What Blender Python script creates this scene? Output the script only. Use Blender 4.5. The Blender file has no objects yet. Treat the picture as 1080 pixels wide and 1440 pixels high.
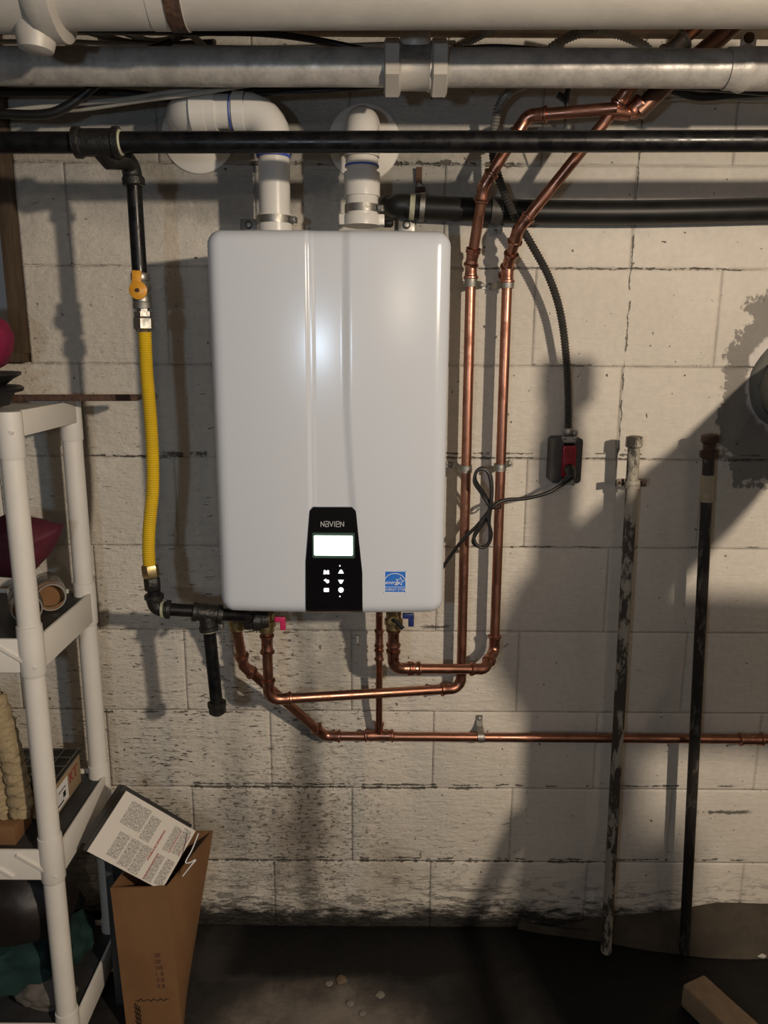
import bpy, bmesh, math, random
from mathutils import Vector, Matrix, Euler, noise as mnoise
C = bpy.context.scene.collection
PI = math.pi
random.seed(4)

# ------------------------------------------------------------------ camera
W, H, F = 1080, 1440, 1080.0
PITCH, ROLL, CZ = math.radians(12.3), math.radians(0.35), 1.505
cam_d = bpy.data.cameras.new('camera'); cam = bpy.data.objects.new('camera', cam_d); C.objects.link(cam)
cam_d.sensor_fit = 'VERTICAL'; cam_d.sensor_height = 36.0; cam_d.lens = 36.0 * F / H
cam_d.clip_start = 0.02
M3 = Matrix.Rotation(PI / 2 - PITCH, 3, 'X') @ Matrix.Rotation(ROLL, 3, 'Z')
cam.location = (0, 0, CZ); cam.rotation_euler = M3.to_euler()
bpy.context.scene.camera = cam
# ------------------------------------------------------------------ world, lamps, exposure
vs = bpy.context.scene.view_settings
vs.view_transform = 'Standard'; vs.look = 'None'; vs.gamma = 1.0; vs.exposure = 0.42
vs.use_curve_mapping = False
wd = bpy.data.worlds.new('world'); bpy.context.scene.world = wd; wd.use_nodes = True
wd.node_tree.nodes['Background'].inputs[0].default_value = (0.8, 0.9, 1, 1)
wd.node_tree.nodes['Background'].inputs[1].default_value = 0.05

def point(name, loc, power, col, r):
    l = bpy.data.lights.new(name, 'POINT'); l.energy = power; l.color = col; l.shadow_soft_size = r
    o = bpy.data.objects.new(name, l); o.location = loc; C.objects.link(o); return o
point('right_bulb', (1.15, -0.55, 1.86), 118, (1.0, 0.84, 0.66), 0.035)
point('rear_bulb', (0.50, -2.10, 1.76), 10, (1.0, 0.84, 0.66), 0.04)
point('hand_lamp', (-0.30, -0.35, 1.50), 10, (0.66, 0.82, 1.0), 0.03)

# ------------------------------------------------------------------ helpers
def P(x, y, Y):
    d = M3 @ Vector(((x - 540) / F, (720 - y) / F, -1.0))
    t = Y / d.y
    return Vector((d.x * t, Y, CZ + d.z * t))
def PZ(x, y, z):
    d = M3 @ Vector(((x - 540) / F, (720 - y) / F, -1.0))
    t = (z - CZ) / d.z
    return Vector((d.x * t, d.y * t, z))

class N:
    """small node-graph helper"""
    def __init__(s, name):
        s.m = bpy.data.materials.new(name); s.m.use_nodes = True
        s.t = s.m.node_tree; s.b = s.t.nodes['Principled BSDF']
    def new(s, k): return s.t.nodes.new(k)
    def put(s, sock, v):
        if isinstance(v, bpy.types.NodeSocket): s.t.links.new(v, sock)
        elif isinstance(v, (tuple, list)):
            v = tuple(v)
            sock.default_value = v if len(v) == len(sock.default_value) else v + (1,)
        else: sock.default_value = v
    def math(s, op, a, b=0.0, c=0.0, clamp=False):
        n = s.new('ShaderNodeMath'); n.operation = op; n.use_clamp = clamp
        s.put(n.inputs[0], a); s.put(n.inputs[1], b); s.put(n.inputs[2], c); return n.outputs[0]
    def pos(s): return s.new('ShaderNodeNewGeometry').outputs['Position']
    def obj(s): return s.new('ShaderNodeTexCoord').outputs['Object']
    def sep(s, v):
        n = s.new('ShaderNodeSeparateXYZ'); s.put(n.inputs[0], v); return n.outputs
    def scale(s, v, k, off=(0, 0, 0)):
        n = s.new('ShaderNodeMapping'); s.put(n.inputs[0], v); n.inputs['Scale'].default_value = k
        n.inputs['Location'].default_value = off; return n.outputs[0]
    def noise(s, v, sc, det=4, rough=.55, dist=0.0):
        n = s.new('ShaderNodeTexNoise'); s.put(n.inputs['Vector'], v); n.inputs['Scale'].default_value = sc
        n.inputs['Detail'].default_value = det; n.inputs['Roughness'].default_value = rough
        n.inputs['Distortion'].default_value = dist; return n.outputs['Fac']
    def ramp(s, v, a, b, lo=0.0, hi=1.0, smooth=True):
        n = s.new('ShaderNodeMapRange'); n.interpolation_type = 'SMOOTHSTEP' if smooth else 'LINEAR'
        s.put(n.inputs[0], v); s.put(n.inputs[1], a); s.put(n.inputs[2], b); s.put(n.inputs[3], lo); s.put(n.inputs[4], hi)
        return n.outputs[0]
    def mix(s, f, a, b):
        n = s.new('ShaderNodeMix'); n.data_type = 'RGBA'; s.put(n.inputs[0], f); s.put(n.inputs[6], a); s.put(n.inputs[7], b)
        return n.outputs[2]
    def bump(s, h, st, d=.01):
        n = s.new('ShaderNodeBump'); n.inputs['Strength'].default_value = st; n.inputs['Distance'].default_value = d
        s.put(n.inputs['Height'], h); s.put(s.b.inputs['Normal'], n.outputs[0]); return n
    def set(s, **k):
        names = dict(col='Base Color', rough='Roughness', metal='Metallic', em='Emission Color', es='Emission Strength',
                     coat='Coat Weight', trans='Transmission Weight', spec='Specular IOR Level', sheen='Sheen Weight', ior='IOR')
        for a, v in k.items(): s.put(s.b.inputs[names[a]], v)
        return s.m

def mat(name, c1, rough=.5, metal=0, c2=None, sc=30, amt=.5, bump=0, bsc=None, rvar=0, coat=0, stretch=(1, 1, 1), lo=.35, hi=.65):
    n = N(name); v = n.scale(n.pos(), stretch)
    f = n.noise(v, sc, 5, .6)
    n.set(col=n.mix(n.math('MULTIPLY', n.ramp(f, lo, hi), amt), c1, c2 or tuple(x * .7 for x in c1)), metal=metal, coat=coat)
    if rvar: n.set(rough=n.ramp(f, lo, hi, rough, min(1, rough + rvar)))
    else: n.set(rough=rough)
    if bump: n.bump(n.noise(v, bsc or sc * 2, 3), bump, .004)
    return n.m
def emis(name, col, e):
    n = N(name); f = n.noise(n.pos(), 60, 1)
    return n.set(col=(0.02, .02, .02), em=n.mix(n.math('MULTIPLY', f, .1), col, (1, 1, 1)), es=e)

def link(name, me, m=None, parent=None, smooth=True):
    o = bpy.data.objects.new(name, me); C.objects.link(o)
    if m: me.materials.append(m)
    if parent: o.parent = parent; o.matrix_parent_inverse = parent.matrix_basis.inverted() if parent.type == 'EMPTY' or True else Matrix()
    if smooth: me.shade_smooth() if hasattr(me, 'shade_smooth') else None
    return o
def obj(name, bm, m=None, parent=None, smooth=True, sharp=40):
    bmesh.ops.recalc_face_normals(bm, faces=bm.faces)
    if smooth:
        for f in bm.faces: f.smooth = True
        a = math.radians(sharp)
        for e in bm.edges:
            if len(e.link_faces) == 2 and e.calc_face_angle(0) > a: e.smooth = False
    me = bpy.data.meshes.new(name); bm.to_mesh(me); bm.free()
    o = bpy.data.objects.new(name, me); C.objects.link(o)
    if m: me.materials.append(m)
    if parent: attach(o, parent)
    return o
def attach(o, parent):
    o.parent = parent
    L = parent.location.copy(); pp = parent.parent
    while pp: L += pp.location; pp = pp.parent
    if o.type == 'MESH' and o.data.users == 1:
        o.data.transform(Matrix.Translation(-L))
    else: o.location -= L
def tag(o, label=None, cat=None, group=None, kind=None):
    if label: o['label'] = label
    if cat: o['category'] = cat
    if group: o['group'] = group
    if kind: o['kind'] = kind
    return o
def thing(name, label, cat, loc, group=None):
    o = bpy.data.objects.new(name, None); o.empty_display_size = .05; o.location = loc; C.objects.link(o)
    return tag(o, label, cat, group)
def solo(name, bm, m, label, cat, group=None, loc=None, **k):
    """a thing that is one mesh; its origin is moved to its lowest middle point"""
    o = obj(name, bm, m, **k); me = o.data
    if me.vertices:
        xs = [v.co.x for v in me.vertices]; ys = [v.co.y for v in me.vertices]; zs = [v.co.z for v in me.vertices]
        c = Vector(((min(xs) + max(xs)) / 2, (min(ys) + max(ys)) / 2, min(zs)))
        me.transform(Matrix.Translation(-c)); o.location = c
    return tag(o, label, cat, group)

def box(bm, c, s, rot=None, bev=0, seg=2):
    g = bmesh.ops.create_cube(bm, size=1.0); vs_ = g['verts']
    bmesh.ops.scale(bm, vec=s, verts=vs_)
    if bev:
        es = list({e for v in vs_ for e in v.link_edges})
        r = bmesh.ops.bevel(bm, geom=es, offset=bev, segments=seg, affect='EDGES', profile=.5)
        vs_ = list({v for f in r['faces'] for v in f.verts} | {v for v in vs_ if v.is_valid})
    if rot is not None:
        R = rot if isinstance(rot, Matrix) else Euler(rot).to_matrix()
        bmesh.ops.rotate(bm, cent=(0, 0, 0), matrix=R, verts=vs_)
    bmesh.ops.translate(bm, vec=c, verts=vs_); return vs_
def frames(pts):
    n = len(pts); T = []
    for i in range(n):
        a = pts[max(0, i - 1)]; b = pts[min(n - 1, i + 1)]
        t = (b - a); T.append(t.normalized() if t.length > 1e-9 else Vector((0, 0, 1)))
    u = T[0].orthogonal().normalized(); U = [u]
    for i in range(1, n):
        q = T[i - 1].rotation_difference(T[i]); u = q @ u; u = (u - T[i] * u.dot(T[i])).normalized(); U.append(u)
    return T, U
def tube(bm, pts, r, seg=14, caps=True, phase=0, flat=1.0):
    pts = [Vector(p) for p in pts]; T, U = frames(pts); rings = []
    for i, p in enumerate(pts):
        rr = r[i] if isinstance(r, (list, tuple)) else r
        u = U[i]; w = T[i].cross(u)
        rings.append([bm.verts.new(p + (u * math.cos(a) + w * math.sin(a) * flat) * rr)
                      for a in [phase + 2 * PI * k / seg for k in range(seg)]])
    for A, B in zip(rings, rings[1:]):
        for k in range(seg): bm.faces.new((A[k], A[(k + 1) % seg], B[(k + 1) % seg], B[k]))
    if caps: bm.faces.new(rings[0]); bm.faces.new(rings[-1])
def lathe(bm, p0, p1, prof, seg=20, phase=0, closed=True):
    """prof = [(distance from p0, radius)] along p0->p1"""
    p0 = Vector(p0); d = (Vector(p1) - p0).normalized(); u = d.orthogonal().normalized(); w = d.cross(u); rings = []
    for t, r in prof:
        rings.append([bm.verts.new(p0 + d * t + (u * math.cos(a) + w * math.sin(a)) * max(r, 1e-5))
                      for a in [phase + 2 * PI * k / seg for k in range(seg)]])
    for A, B in zip(rings, rings[1:]):
        for k in range(seg): bm.faces.new((A[k], A[(k + 1) % seg], B[(k + 1) % seg], B[k]))
    if closed: bm.faces.new(rings[0]); bm.faces.new(rings[-1])
def smoothline(pts, n=8):
    pts = [Vector(p) for p in pts]; out = []
    for i in range(len(pts) - 1):
        p0 = pts[max(0, i - 1)]; p1 = pts[i]; p2 = pts[i + 1]; p3 = pts[min(len(pts) - 1, i + 2)]
        for k in range(n):
            t = k / n
            out.append(.5 * ((2 * p1) + (p2 - p0) * t + (2 * p0 - 5 * p1 + 4 * p2 - p3) * t * t + (3 * p1 - p0 - 3 * p2 + p3) * t ** 3))
    out.append(pts[-1]); return out
def arc(a, c, b, R, n=8):
    """rounded corner at c between a and b: returns points, trim length"""
    d1 = (a - c).normalized(); d2 = (b - c).normalized(); ang = d1.angle(d2)
    tl = R / math.tan(ang / 2); cen = c + (d1 + d2).normalized() * (R / math.sin(ang / 2))
    s = c + d1 * tl - cen; e = c + d2 * tl - cen; tot = s.angle(e); ax = s.cross(e).normalized()
    return [cen + Matrix.Rotation(tot * k / n, 3, ax) @ s for k in range(n + 1)], tl
def prism(bm, outline, y0, y1):
    """outline of (x,z) extruded along Y"""
    A = [bm.verts.new((x, y0, z)) for x, z in outline]; B = [bm.verts.new((x, y1, z)) for x, z in outline]
    bm.faces.new(A); bm.faces.new(B[::-1]); n = len(A)
    for k in range(n): bm.faces.new((A[k], B[k], B[(k + 1) % n], A[(k + 1) % n]))
def rrect(cx, cz, w, h, r, n=5):
    o = []
    for sx, sz, a0 in ((1, 1, 0), (-1, 1, 90), (-1, -1, 180), (1, -1, 270)):
        for k in range(n + 1):
            a = math.radians(a0 + 90 * k / n)
            o.append((cx + sx * (w / 2 - r) + r * math.cos(a), cz + sz * (h / 2 - r) + r * math.sin(a)))
    return o
def ribbed(bm, pts, r, pitch, depth, seg=12):
    """corrugated tube through pts"""
    pts = smoothline(pts, 12); L = [0]
    for a, b in zip(pts, pts[1:]): L.append(L[-1] + (b - a).length)
    n = int(L[-1] / (pitch / 4)); out = []; rr = []; j = 0
    for i in range(n + 1):
        s = L[-1] * i / n
        while j < len(L) - 2 and L[j + 1] < s: j += 1
        t = (s - L[j]) / max(1e-9, L[j + 1] - L[j]); out.append(pts[j].lerp(pts[j + 1], t)); rr.append(r + depth * (math.cos(2 * PI * i / 4)))
    tube(bm, out, rr, seg)
def text_mesh(name, body, size, loc, m, parent, extrude=.0004, shear=0, space=1.0, rot=(PI / 2, 0, 0), align='CENTER'):
    cu = bpy.data.curves.new(name, 'FONT'); cu.body = body; cu.size = size; cu.extrude = extrude; cu.shear = shear
    cu.space_character = space; cu.align_x = align; cu.align_y = 'CENTER'; cu.resolution_u = 3
    t = bpy.data.objects.new(name, cu); C.objects.link(t); bpy.context.view_layer.update()
    me = bpy.data.meshes.new_from_object(t); bpy.data.objects.remove(t)
    me.transform(Matrix.Translation(loc) @ Euler(rot).to_matrix().to_4x4())
    me.materials.clear(); me.materials.append(m)
    o = bpy.data.objects.new(name, me); C.objects.link(o); attach(o, parent); return o

# ------------------------------------------------------------------ materials
def wall_material(mortar=False):
    n = N('mortar_paint' if mortar else 'painted_block'); p = n.pos(); X, Y, Z = n.sep(p)
    big = n.noise(p, 2.2, 3); mid = n.noise(p, 9, 4); fine = n.noise(p, 60, 4)
    col = n.mix(n.ramp(big, .35, .65), (.60, .555, .485), (.68, .63, .555))
    # bluish grey streaked paint on the left half, vertical runs
    runs = n.noise(n.scale(p, (9, 1, .8)), 1.6, 4)
    leftm = n.ramp(X, -.1, .35, 1, 0)
    col = n.mix(n.math('MULTIPLY', n.ramp(runs, .5, .62), n.math('MULTIPLY', leftm, .5)), col, (.50, .50, .47))
    # upper part duller plaster
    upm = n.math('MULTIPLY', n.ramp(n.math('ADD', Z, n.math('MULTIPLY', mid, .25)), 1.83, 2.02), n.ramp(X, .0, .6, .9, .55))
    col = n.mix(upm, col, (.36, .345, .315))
    def ell(cx, cz, rx, rz, wob=.6, a=.7, b=1.1):
        dx = n.math('DIVIDE', n.math('SUBTRACT', X, cx), rx); dz = n.math('DIVIDE', n.math('SUBTRACT', Z, cz), rz)
        d = n.math('SQRT', n.math('ADD', n.math('MULTIPLY', dx, dx), n.math('MULTIPLY', dz, dz)))
        d = n.math('ADD', d, n.math('MULTIPLY', n.math('SUBTRACT', n.noise(p, 14, 6, .7), .5), wob))
        return n.ramp(d, a, b, 1, 0)
    # bare rough patch above the heater, left
    col = n.mix(n.math('MULTIPLY', ell(-.33, 1.90, .30, .15, 1.2), .6), col, (.25, .24, .22))
    col = n.mix(n.math('MULTIPLY', ell(.06, 1.80, .14, .12, 1.2), .6), col, (.24, .235, .21))
    # damp stains running down below the heater
    col = n.mix(n.math('MULTIPLY', ell(-.19, .42, .045, .55, 1.2, .2, 1.3), .80), col, (.17, .165, .145))
    col = n.mix(n.math('MULTIPLY', ell(-.21, .27, .12, .19, 1.8, .1, 1.3), .8), col, (.20, .17, .14))
    col = n.mix(n.math('MULTIPLY', ell(-.37, .32, .045, .42, 1.2, .2, 1.3), .45), col, (.27, .265, .24))
    col = n.mix(n.math('MULTIPLY', ell(-.12, .74, .05, .20, 1.0, .2, 1.2), .45), col, (.26, .255, .22))
    col = n.mix(n.math('MULTIPLY', ell(-.45, .30, .14, .10, 1.6, .1, 1.3), .40), col, (.22, .2, .17))
    col = n.mix(n.math('MULTIPLY', ell(.02, .16, .10, .12, 1.6, .1, 1.3), .40), col, (.26, .2, .14))
    # flaked paint: thin horizontal dashes showing dark block
    st = n.noise(n.scale(p, (1, 1, 5.0)), 42, 7, .66, .4)
    dens = n.noise(p, 3.1, 3)
    th = n.math('ADD', n.math('ADD', .618, n.math('MULTIPLY', n.ramp(X, -.15, .45), .092)),
                n.math('MULTIPLY', n.math('SUBTRACT', .5, dens), .16))
    th = n.math('ADD', th, n.ramp(Z, .3, 1.6, -.015, .06))
    flk = n.ramp(st, th, n.math('ADD', th, .022))
    # chipped, dirty foot of the wall
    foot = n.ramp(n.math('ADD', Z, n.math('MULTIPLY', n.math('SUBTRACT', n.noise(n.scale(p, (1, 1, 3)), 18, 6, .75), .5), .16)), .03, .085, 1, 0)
    low = n.math('MULTIPLY', n.ramp(Z, .02, .22, 1, 0), n.ramp(n.noise(n.scale(p, (1, 1, 4)), 22, 6, .7), .52, .62))
    flk = n.math('MAXIMUM', flk, n.math('MULTIPLY', low, .8))
    pits = n.ramp(n.noise(p, 75, 2, .5), .735, .76)
    flk = n.math('MAXIMUM', flk, pits)
    # cracks: wandering dark lines along chosen heights and one upright crack
    wob = n.math('MULTIPLY', n.math('SUBTRACT', n.noise(p, 17, 8, .72), .5), .018)
    wn = n.noise(p, 48, 5, .7)
    def hline(z0, x0, x1, w, thr):
        d = n.math('ABSOLUTE', n.math('SUBTRACT', n.math('ADD', Z, wob), z0))
        d = n.math('DIVIDE', d, n.ramp(wn, .38, .70, .18, 1.3))
        a = n.ramp(d, w * .3, w * .9, 1, 0)
        b = n.math('MULTIPLY', n.ramp(X, x0, x0 + .03), n.ramp(X, x1 - .03, x1, 1, 0))
        g = n.ramp(n.noise(n.scale(p, (1, 1, .3)), 26, 3), thr, thr + .06)
        return n.math('MULTIPLY', n.math('MULTIPLY', a, b), g)
    lines = [n.math('MULTIPLY', ell(-.20, .28, .22, .26, 1.0, .2, 1.2), n.ramp(n.noise(n.scale(p, (1, 1, 2)), 60, 5, .75), .56, .62)), hline(1.252, -.75, 1.2, .0045, .44), hline(1.257, -.52, -.38, .008, .40), hline(.409, -.55, .3, .006, .42),
             hline(.199, -.60, .62, .006, .42), hline(.614, -.75, -.33, .0045, .44), hline(.825, -.5, -.2, .004, .5),
             hline(1.042, -.3, .9, .003, .5), hline(1.67, .15, .8, .0035, .44), hline(1.462, .3, .85, .003, .52),
             hline(.84, .08, .17, .008, .36), hline(1.88, -.3, .3, .008, .42), hline(1.262, -.2, .9, .004, .5), hline(.418, -.5, .9, .005, .46), hline(.207, -.3, .95, .005, .46), hline(.345, .79, .95, .009, .36)]
    d = n.math('DIVIDE', n.math('ABSOLUTE', n.math('SUBTRACT', n.math('ADD', X, n.math('MULTIPLY', wob, 1.3)), .536)), n.ramp(wn, .38, .70, .3, 1.3))
    v1 = n.math('MULTIPLY', n.ramp(d, .0006, .0028, 1, 0), n.math('MULTIPLY', n.ramp(Z, 1.2, 1.26), n.ramp(n.noise(p, 24, 3), .40, .48)))
    lines.append(v1)
    for L in lines: flk = n.math('MAXIMUM', flk, L)
    # bare cement around the old flue, ragged edge
    bare = ell(.93, 1.40, .185, .26, 1.1, .92, .97)
    col = n.mix(n.math('MULTIPLY', bare, .93), col, (.20, .185, .165))
    white = ell(.93, 1.43, .125, .13, .5, .92, 1.0)
    col = n.mix(white, col, (.60, .56, .53))
    col = n.mix(n.math('MULTIPLY', flk, .86), col, (.075, .065, .052))
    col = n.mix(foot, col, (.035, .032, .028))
    if mortar: col = n.mix(n.ramp(n.noise(p, 20, 4, .7), .42, .56), n.mix(.2, col, (.3, .27, .23)), (.30, .27, .23))
    grime = n.ramp(fine, .3, .7, .93, 1.0)
    g2 = n.new('ShaderNodeMix'); g2.data_type = 'RGBA'; g2.blend_type = 'MULTIPLY'; g2.inputs[0].default_value = 1
    n.put(g2.inputs[6], col); n.put(g2.inputs[7], grime)
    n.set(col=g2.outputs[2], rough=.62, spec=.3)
    strokes = n.noise(n.scale(p, (1, 1, 4)), 30, 6, .6)
    h = n.math('ADD', n.math('MULTIPLY', strokes, .8), n.math('MULTIPLY', n.noise(p, 110, 3), .35))
    h = n.math('ADD', h, n.math('MULTIPLY', n.noise(p, 7, 3), 1.2))
    h = n.math('SUBTRACT', h, n.math('MULTIPLY', flk, .7))
    h = n.math('MULTIPLY', h, n.ramp(n.math('ADD', X, n.math('MULTIPLY', big, .3)), .10, .65, 1.0, .35)); n.bump(h, .85, .008)
    return n.m
def floor_material():
    n = N('dark_floor'); p = n.pos(); X, Y, Z = n.sep(p)
    f = n.noise(p, 7, 6, .65)
    col = n.mix(n.ramp(f, .35, .65), (.018, .017, .016), (.038, .034, .031))
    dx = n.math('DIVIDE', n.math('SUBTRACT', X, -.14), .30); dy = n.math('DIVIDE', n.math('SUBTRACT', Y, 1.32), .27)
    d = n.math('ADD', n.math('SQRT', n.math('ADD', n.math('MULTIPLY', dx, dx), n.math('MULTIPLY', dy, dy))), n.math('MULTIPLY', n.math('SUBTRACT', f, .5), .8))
    col = n.mix(n.ramp(d, .55, 1.15, 1, 0), col, n.mix(n.ramp(f, .3, .7), (.20, .172, .145), (.13, .112, .095)))  # pale pool of light painted into the floor colour
    # wet black patches
    wet = n.ramp(n.math('ADD', n.noise(p, 2.8, 6, .6), n.math('MULTIPLY', n.ramp(X, -.35, .35), .10)), .50, .56)
    yy = n.math('ADD', Y, n.math('MULTIPLY', n.math('SUBTRACT', n.noise(p, 9, 5, .6), .5), .10)); band = n.math('MULTIPLY', n.ramp(yy, 1.565, 1.60), n.ramp(n.math('ADD', X, n.math('MULTIPLY', f, .1)), -.36, -.29)); wet = n.math('MAXIMUM', n.math('MULTIPLY', n.math('MULTIPLY', wet, n.ramp(Y, 1.45, 1.60)), .6), band)
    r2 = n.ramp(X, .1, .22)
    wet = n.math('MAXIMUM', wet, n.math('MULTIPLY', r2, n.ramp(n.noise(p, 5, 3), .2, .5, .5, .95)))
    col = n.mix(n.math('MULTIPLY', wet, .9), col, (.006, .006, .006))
    sp = n.ramp(n.noise(p, 150, 2), .77, .80)
    col = n.mix(n.math('MULTIPLY', sp, .7), col, (.3, .28, .25))
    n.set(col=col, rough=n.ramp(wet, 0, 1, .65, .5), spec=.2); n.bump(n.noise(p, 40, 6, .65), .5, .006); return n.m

M = {}
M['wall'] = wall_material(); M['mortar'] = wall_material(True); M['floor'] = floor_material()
M['plain_wall'] = mat('plain_wall', (.16, .15, .14), .8, c2=(.12, .11, .10), sc=3, bump=.2)
M['ceiling'] = mat('ceiling_board', (.10, .085, .07), .9, c2=(.06, .05, .04), sc=4, stretch=(6, .6, 1))
M['wood'] = mat('old_wood', (.075, .048, .026), .8, c2=(.028, .017, .010), sc=9, stretch=(6, 6, .8), bump=.5)
M['joist'] = mat('joist_wood', (.22, .14, .08), .85, c2=(.10, .065, .04), sc=5, stretch=(8, .6, 6), bump=.4)
M['white'] = mat('heater_enamel', (.585, .62, .675), .20, c2=(.57, .605, .66), sc=3, amt=.3, coat=0)
M['heater_back'] = mat('heater_chassis', (.45, .46, .48), .4, metal=.3)
M['gloss_black'] = mat('gloss_black_panel', (.004, .004, .005), .10, c2=(.006, .006, .007), sc=8)
M['pvc'] = mat('white_pvc', (.66, .64, .60), .3, c2=(.58, .56, .52), sc=12, amt=.4)
M['blue_primer'] = mat('blue_primer', (.03, .07, .45), .5, c2=(.08, .12, .40), sc=80)
M['shelf'] = mat('shelf_plastic', (.70, .67, .62), .42, c2=(.62, .59, .54), sc=9, amt=.4, bump=.05)
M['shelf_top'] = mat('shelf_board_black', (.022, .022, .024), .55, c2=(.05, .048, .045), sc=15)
M['copper'] = mat('copper_tube', (.43, .21, .145), .30, metal=1, c2=(.20, .095, .068), sc=22, amt=.75, rvar=.22, lo=.4, hi=.7)
M['copper_fit'] = mat('copper_fitting', (.48, .24, .17), .24, metal=1, c2=(.20, .09, .065), sc=60, amt=.7, rvar=.22)
M['old_copper'] = mat('browned_copper', (.16, .085, .06), .42, metal=.8, c2=(.07, .045, .035), sc=25)
M['black_pipe'] = mat('black_lacquered_pipe', (.004, .004, .005), .24, metal=.0, c2=(.012, .011, .011), sc=40, amt=.5, rvar=.2)
M['black_iron'] = mat('black_iron_fitting', (.022, .021, .019), .45, metal=.3, c2=(.008, .008, .008), sc=70, bump=.5)
M['dope'] = mat('thread_compound', (.42, .42, .30), .6, c2=(.2, .2, .14), sc=90)
M['abs'] = mat('black_drain', (.006, .006, .006), .42, c2=(.016, .015, .014), sc=18, amt=.6)
M['steel'] = mat('zinc_steel', (.38, .37, .34), .42, metal=1, c2=(.20, .19, .175), sc=45, rvar=.2)
M['brass'] = mat('yellow_brass', (.42, .33, .17), .32, metal=1, c2=(.25, .19, .10), sc=60, rvar=.2)
M['yellow'] = mat('yellow_coating', (.64, .43, .015), .40, c2=(.50, .33, .02), sc=25, amt=.5)
M['valve_yellow'] = mat('valve_yellow', (.70, .33, .03), .35, c2=(.50, .22, .02), sc=60)
n = N('silver_painted_steel'); p = n.pos()
fa = n.noise(n.scale(p, (1, 1, 1)), 26, 6, .7); rust = n.ramp(n.noise(p, 16, 5, .7), .63, .70)
col = n.mix(n.ramp(fa, .3, .7), (.50, .475, .44), (.30, .28, .255)); col = n.mix(n.math('MULTIPLY', rust, .8), col, (.075, .05, .035))
n.set(col=col, metal=.2, rough=n.ramp(fa, .3, .7, .34, .55)); n.bump(fa, .25, .004); M['silver'] = n.m
for k_ in ('abs', 'black_pipe'): M[k_].node_tree.nodes['Principled BSDF'].inputs['Specular IOR Level'].default_value = .3
M['silver_light'] = mat('pale_painted_pipe', (.50, .47, .42), .45, metal=.15, c2=(.36, .335, .30), sc=11, bump=.2, stretch=(1, 1, 2.5), rvar=.1)
M['galv'] = mat('galvanised_armour', (.30, .29, .27), .45, metal=.5, c2=(.11, .105, .10), sc=60)
M['galv_dark'] = mat('dull_armour', (.075, .072, .066), .5, metal=.5, c2=(.045, .043, .04), sc=60)
M['rubber'] = mat('black_rubber', (.008, .008, .008), .42, c2=(.014, .014, .014), sc=30)
M['white_cable'] = mat('white_cable', (.40, .385, .34), .5, c2=(.30, .29, .25), sc=20)
M['red'] = mat('red_plastic', (.30, .012, .025), .28, c2=(.22, .01, .02), sc=40)
M['pink'] = mat('pink_handle', (.55, .03, .12), .4, c2=(.42, .02, .09), sc=40)
M['blue'] = mat('navy_handle', (.018, .035, .16), .4, c2=(.012, .02, .1), sc=40)
M['sticker_blue'] = mat('sticker_blue', (.03, .17, .62), .35, c2=(.025, .15, .55), sc=30)
M['print_white'] = mat('white_print', (.80, .81, .82), .4, c2=(.75, .76, .77), sc=30)
M['screen'] = emis('lit_screen', (.86, 1.0, .93), 4.0)
M['screen_edge'] = emis('screen_glow_edge', (.0, .20, .07), .10)  # weak green emission standing in for lens bloom
M['icon'] = emis('lit_icons', (.95, .98, 1.0), 1.6)
M['card'] = mat('cardboard', (.20, .100, .040), .8, c2=(.145, .070, .027), sc=14, bump=.12, stretch=(1, 1, .5))
M['card_in'] = mat('cardboard_inside', (.12, .065, .03), .9, c2=(.09, .05, .02), sc=14)
M['cement_brick'] = mat('tan_brick', (.36, .255, .16), .9, c2=(.26, .18, .11), sc=30, bump=.7)
M['kerb'] = mat('dusty_footing', (.060, .047, .033), .95, c2=(.02, .016, .012), sc=16, bump=.8)
M['maroon'] = mat('maroon_fabric', (.085, .008, .022), .75, c2=(.05, .005, .014), sc=40, bump=.2)
M['magenta'] = mat('magenta_fabric', (.22, .008, .05), .7, c2=(.14, .006, .03), sc=20)
M['teal'] = mat('teal_fabric', (.004, .030, .027), .85, c2=(.003, .014, .014), sc=9)
M['dark_cloth'] = mat('black_leather', (.010, .007, .006), .5, c2=(.018, .013, .011), sc=12, bump=.3)
M['grey_cloth'] = mat('grey_cloth', (.13, .115, .10), .85, c2=(.08, .07, .065), sc=20, bump=.3)
M['dark_plastic'] = mat('dark_plastic', (.012, .012, .014), .4, c2=(.03, .028, .026), sc=25)
M['slate'] = mat('slate_board', (.055, .06, .062), .7, c2=(.035, .038, .04), sc=12)
M['knit'] = mat('tan_knit', (.34, .265, .155), .95, c2=(.20, .15, .085), sc=60, bump=.9)
n = N('jar_glass'); n.set(col=n.mix(n.noise(n.pos(), 20), (.93, .92, .88), (.80, .80, .76)), rough=.06, trans=.92, ior=1.45); M['glass'] = n.m
n = N('old_pipe_paint'); p = n.pos(); fa = n.ramp(n.noise(n.scale(p, (1, 1, .35)), 34, 6, .7), .46, .54)
X, Y, Z = n.sep(p)
n.set(col=n.mix(fa, (.055, .045, .036), (.36, .33, .27)), rough=.6, metal=.1); n.bump(fa, .6, .002); M['old_pipe'] = n.m
n = N('dark_old_pipe'); p = n.pos(); fa = n.ramp(n.noise(n.scale(p, (1, 1, .35)), 40, 6, .7), .53, .66)
n.set(col=n.mix(n.math('MULTIPLY', fa, .6), (.035, .03, .026), (.22, .20, .17)), rough=.5, metal=.4); n.bump(fa, .5, .002); M['old_pipe_dark'] = n.m
M['rusty'] = mat('rusty_cap', (.05, .028, .018), .75, metal=.2, c2=(.12, .055, .03), sc=60, bump=.8)
M['cream_patch'] = mat('cream_paint', (.42, .35, .24), .6, c2=(.3, .24, .16), sc=60, bump=.3)
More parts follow.
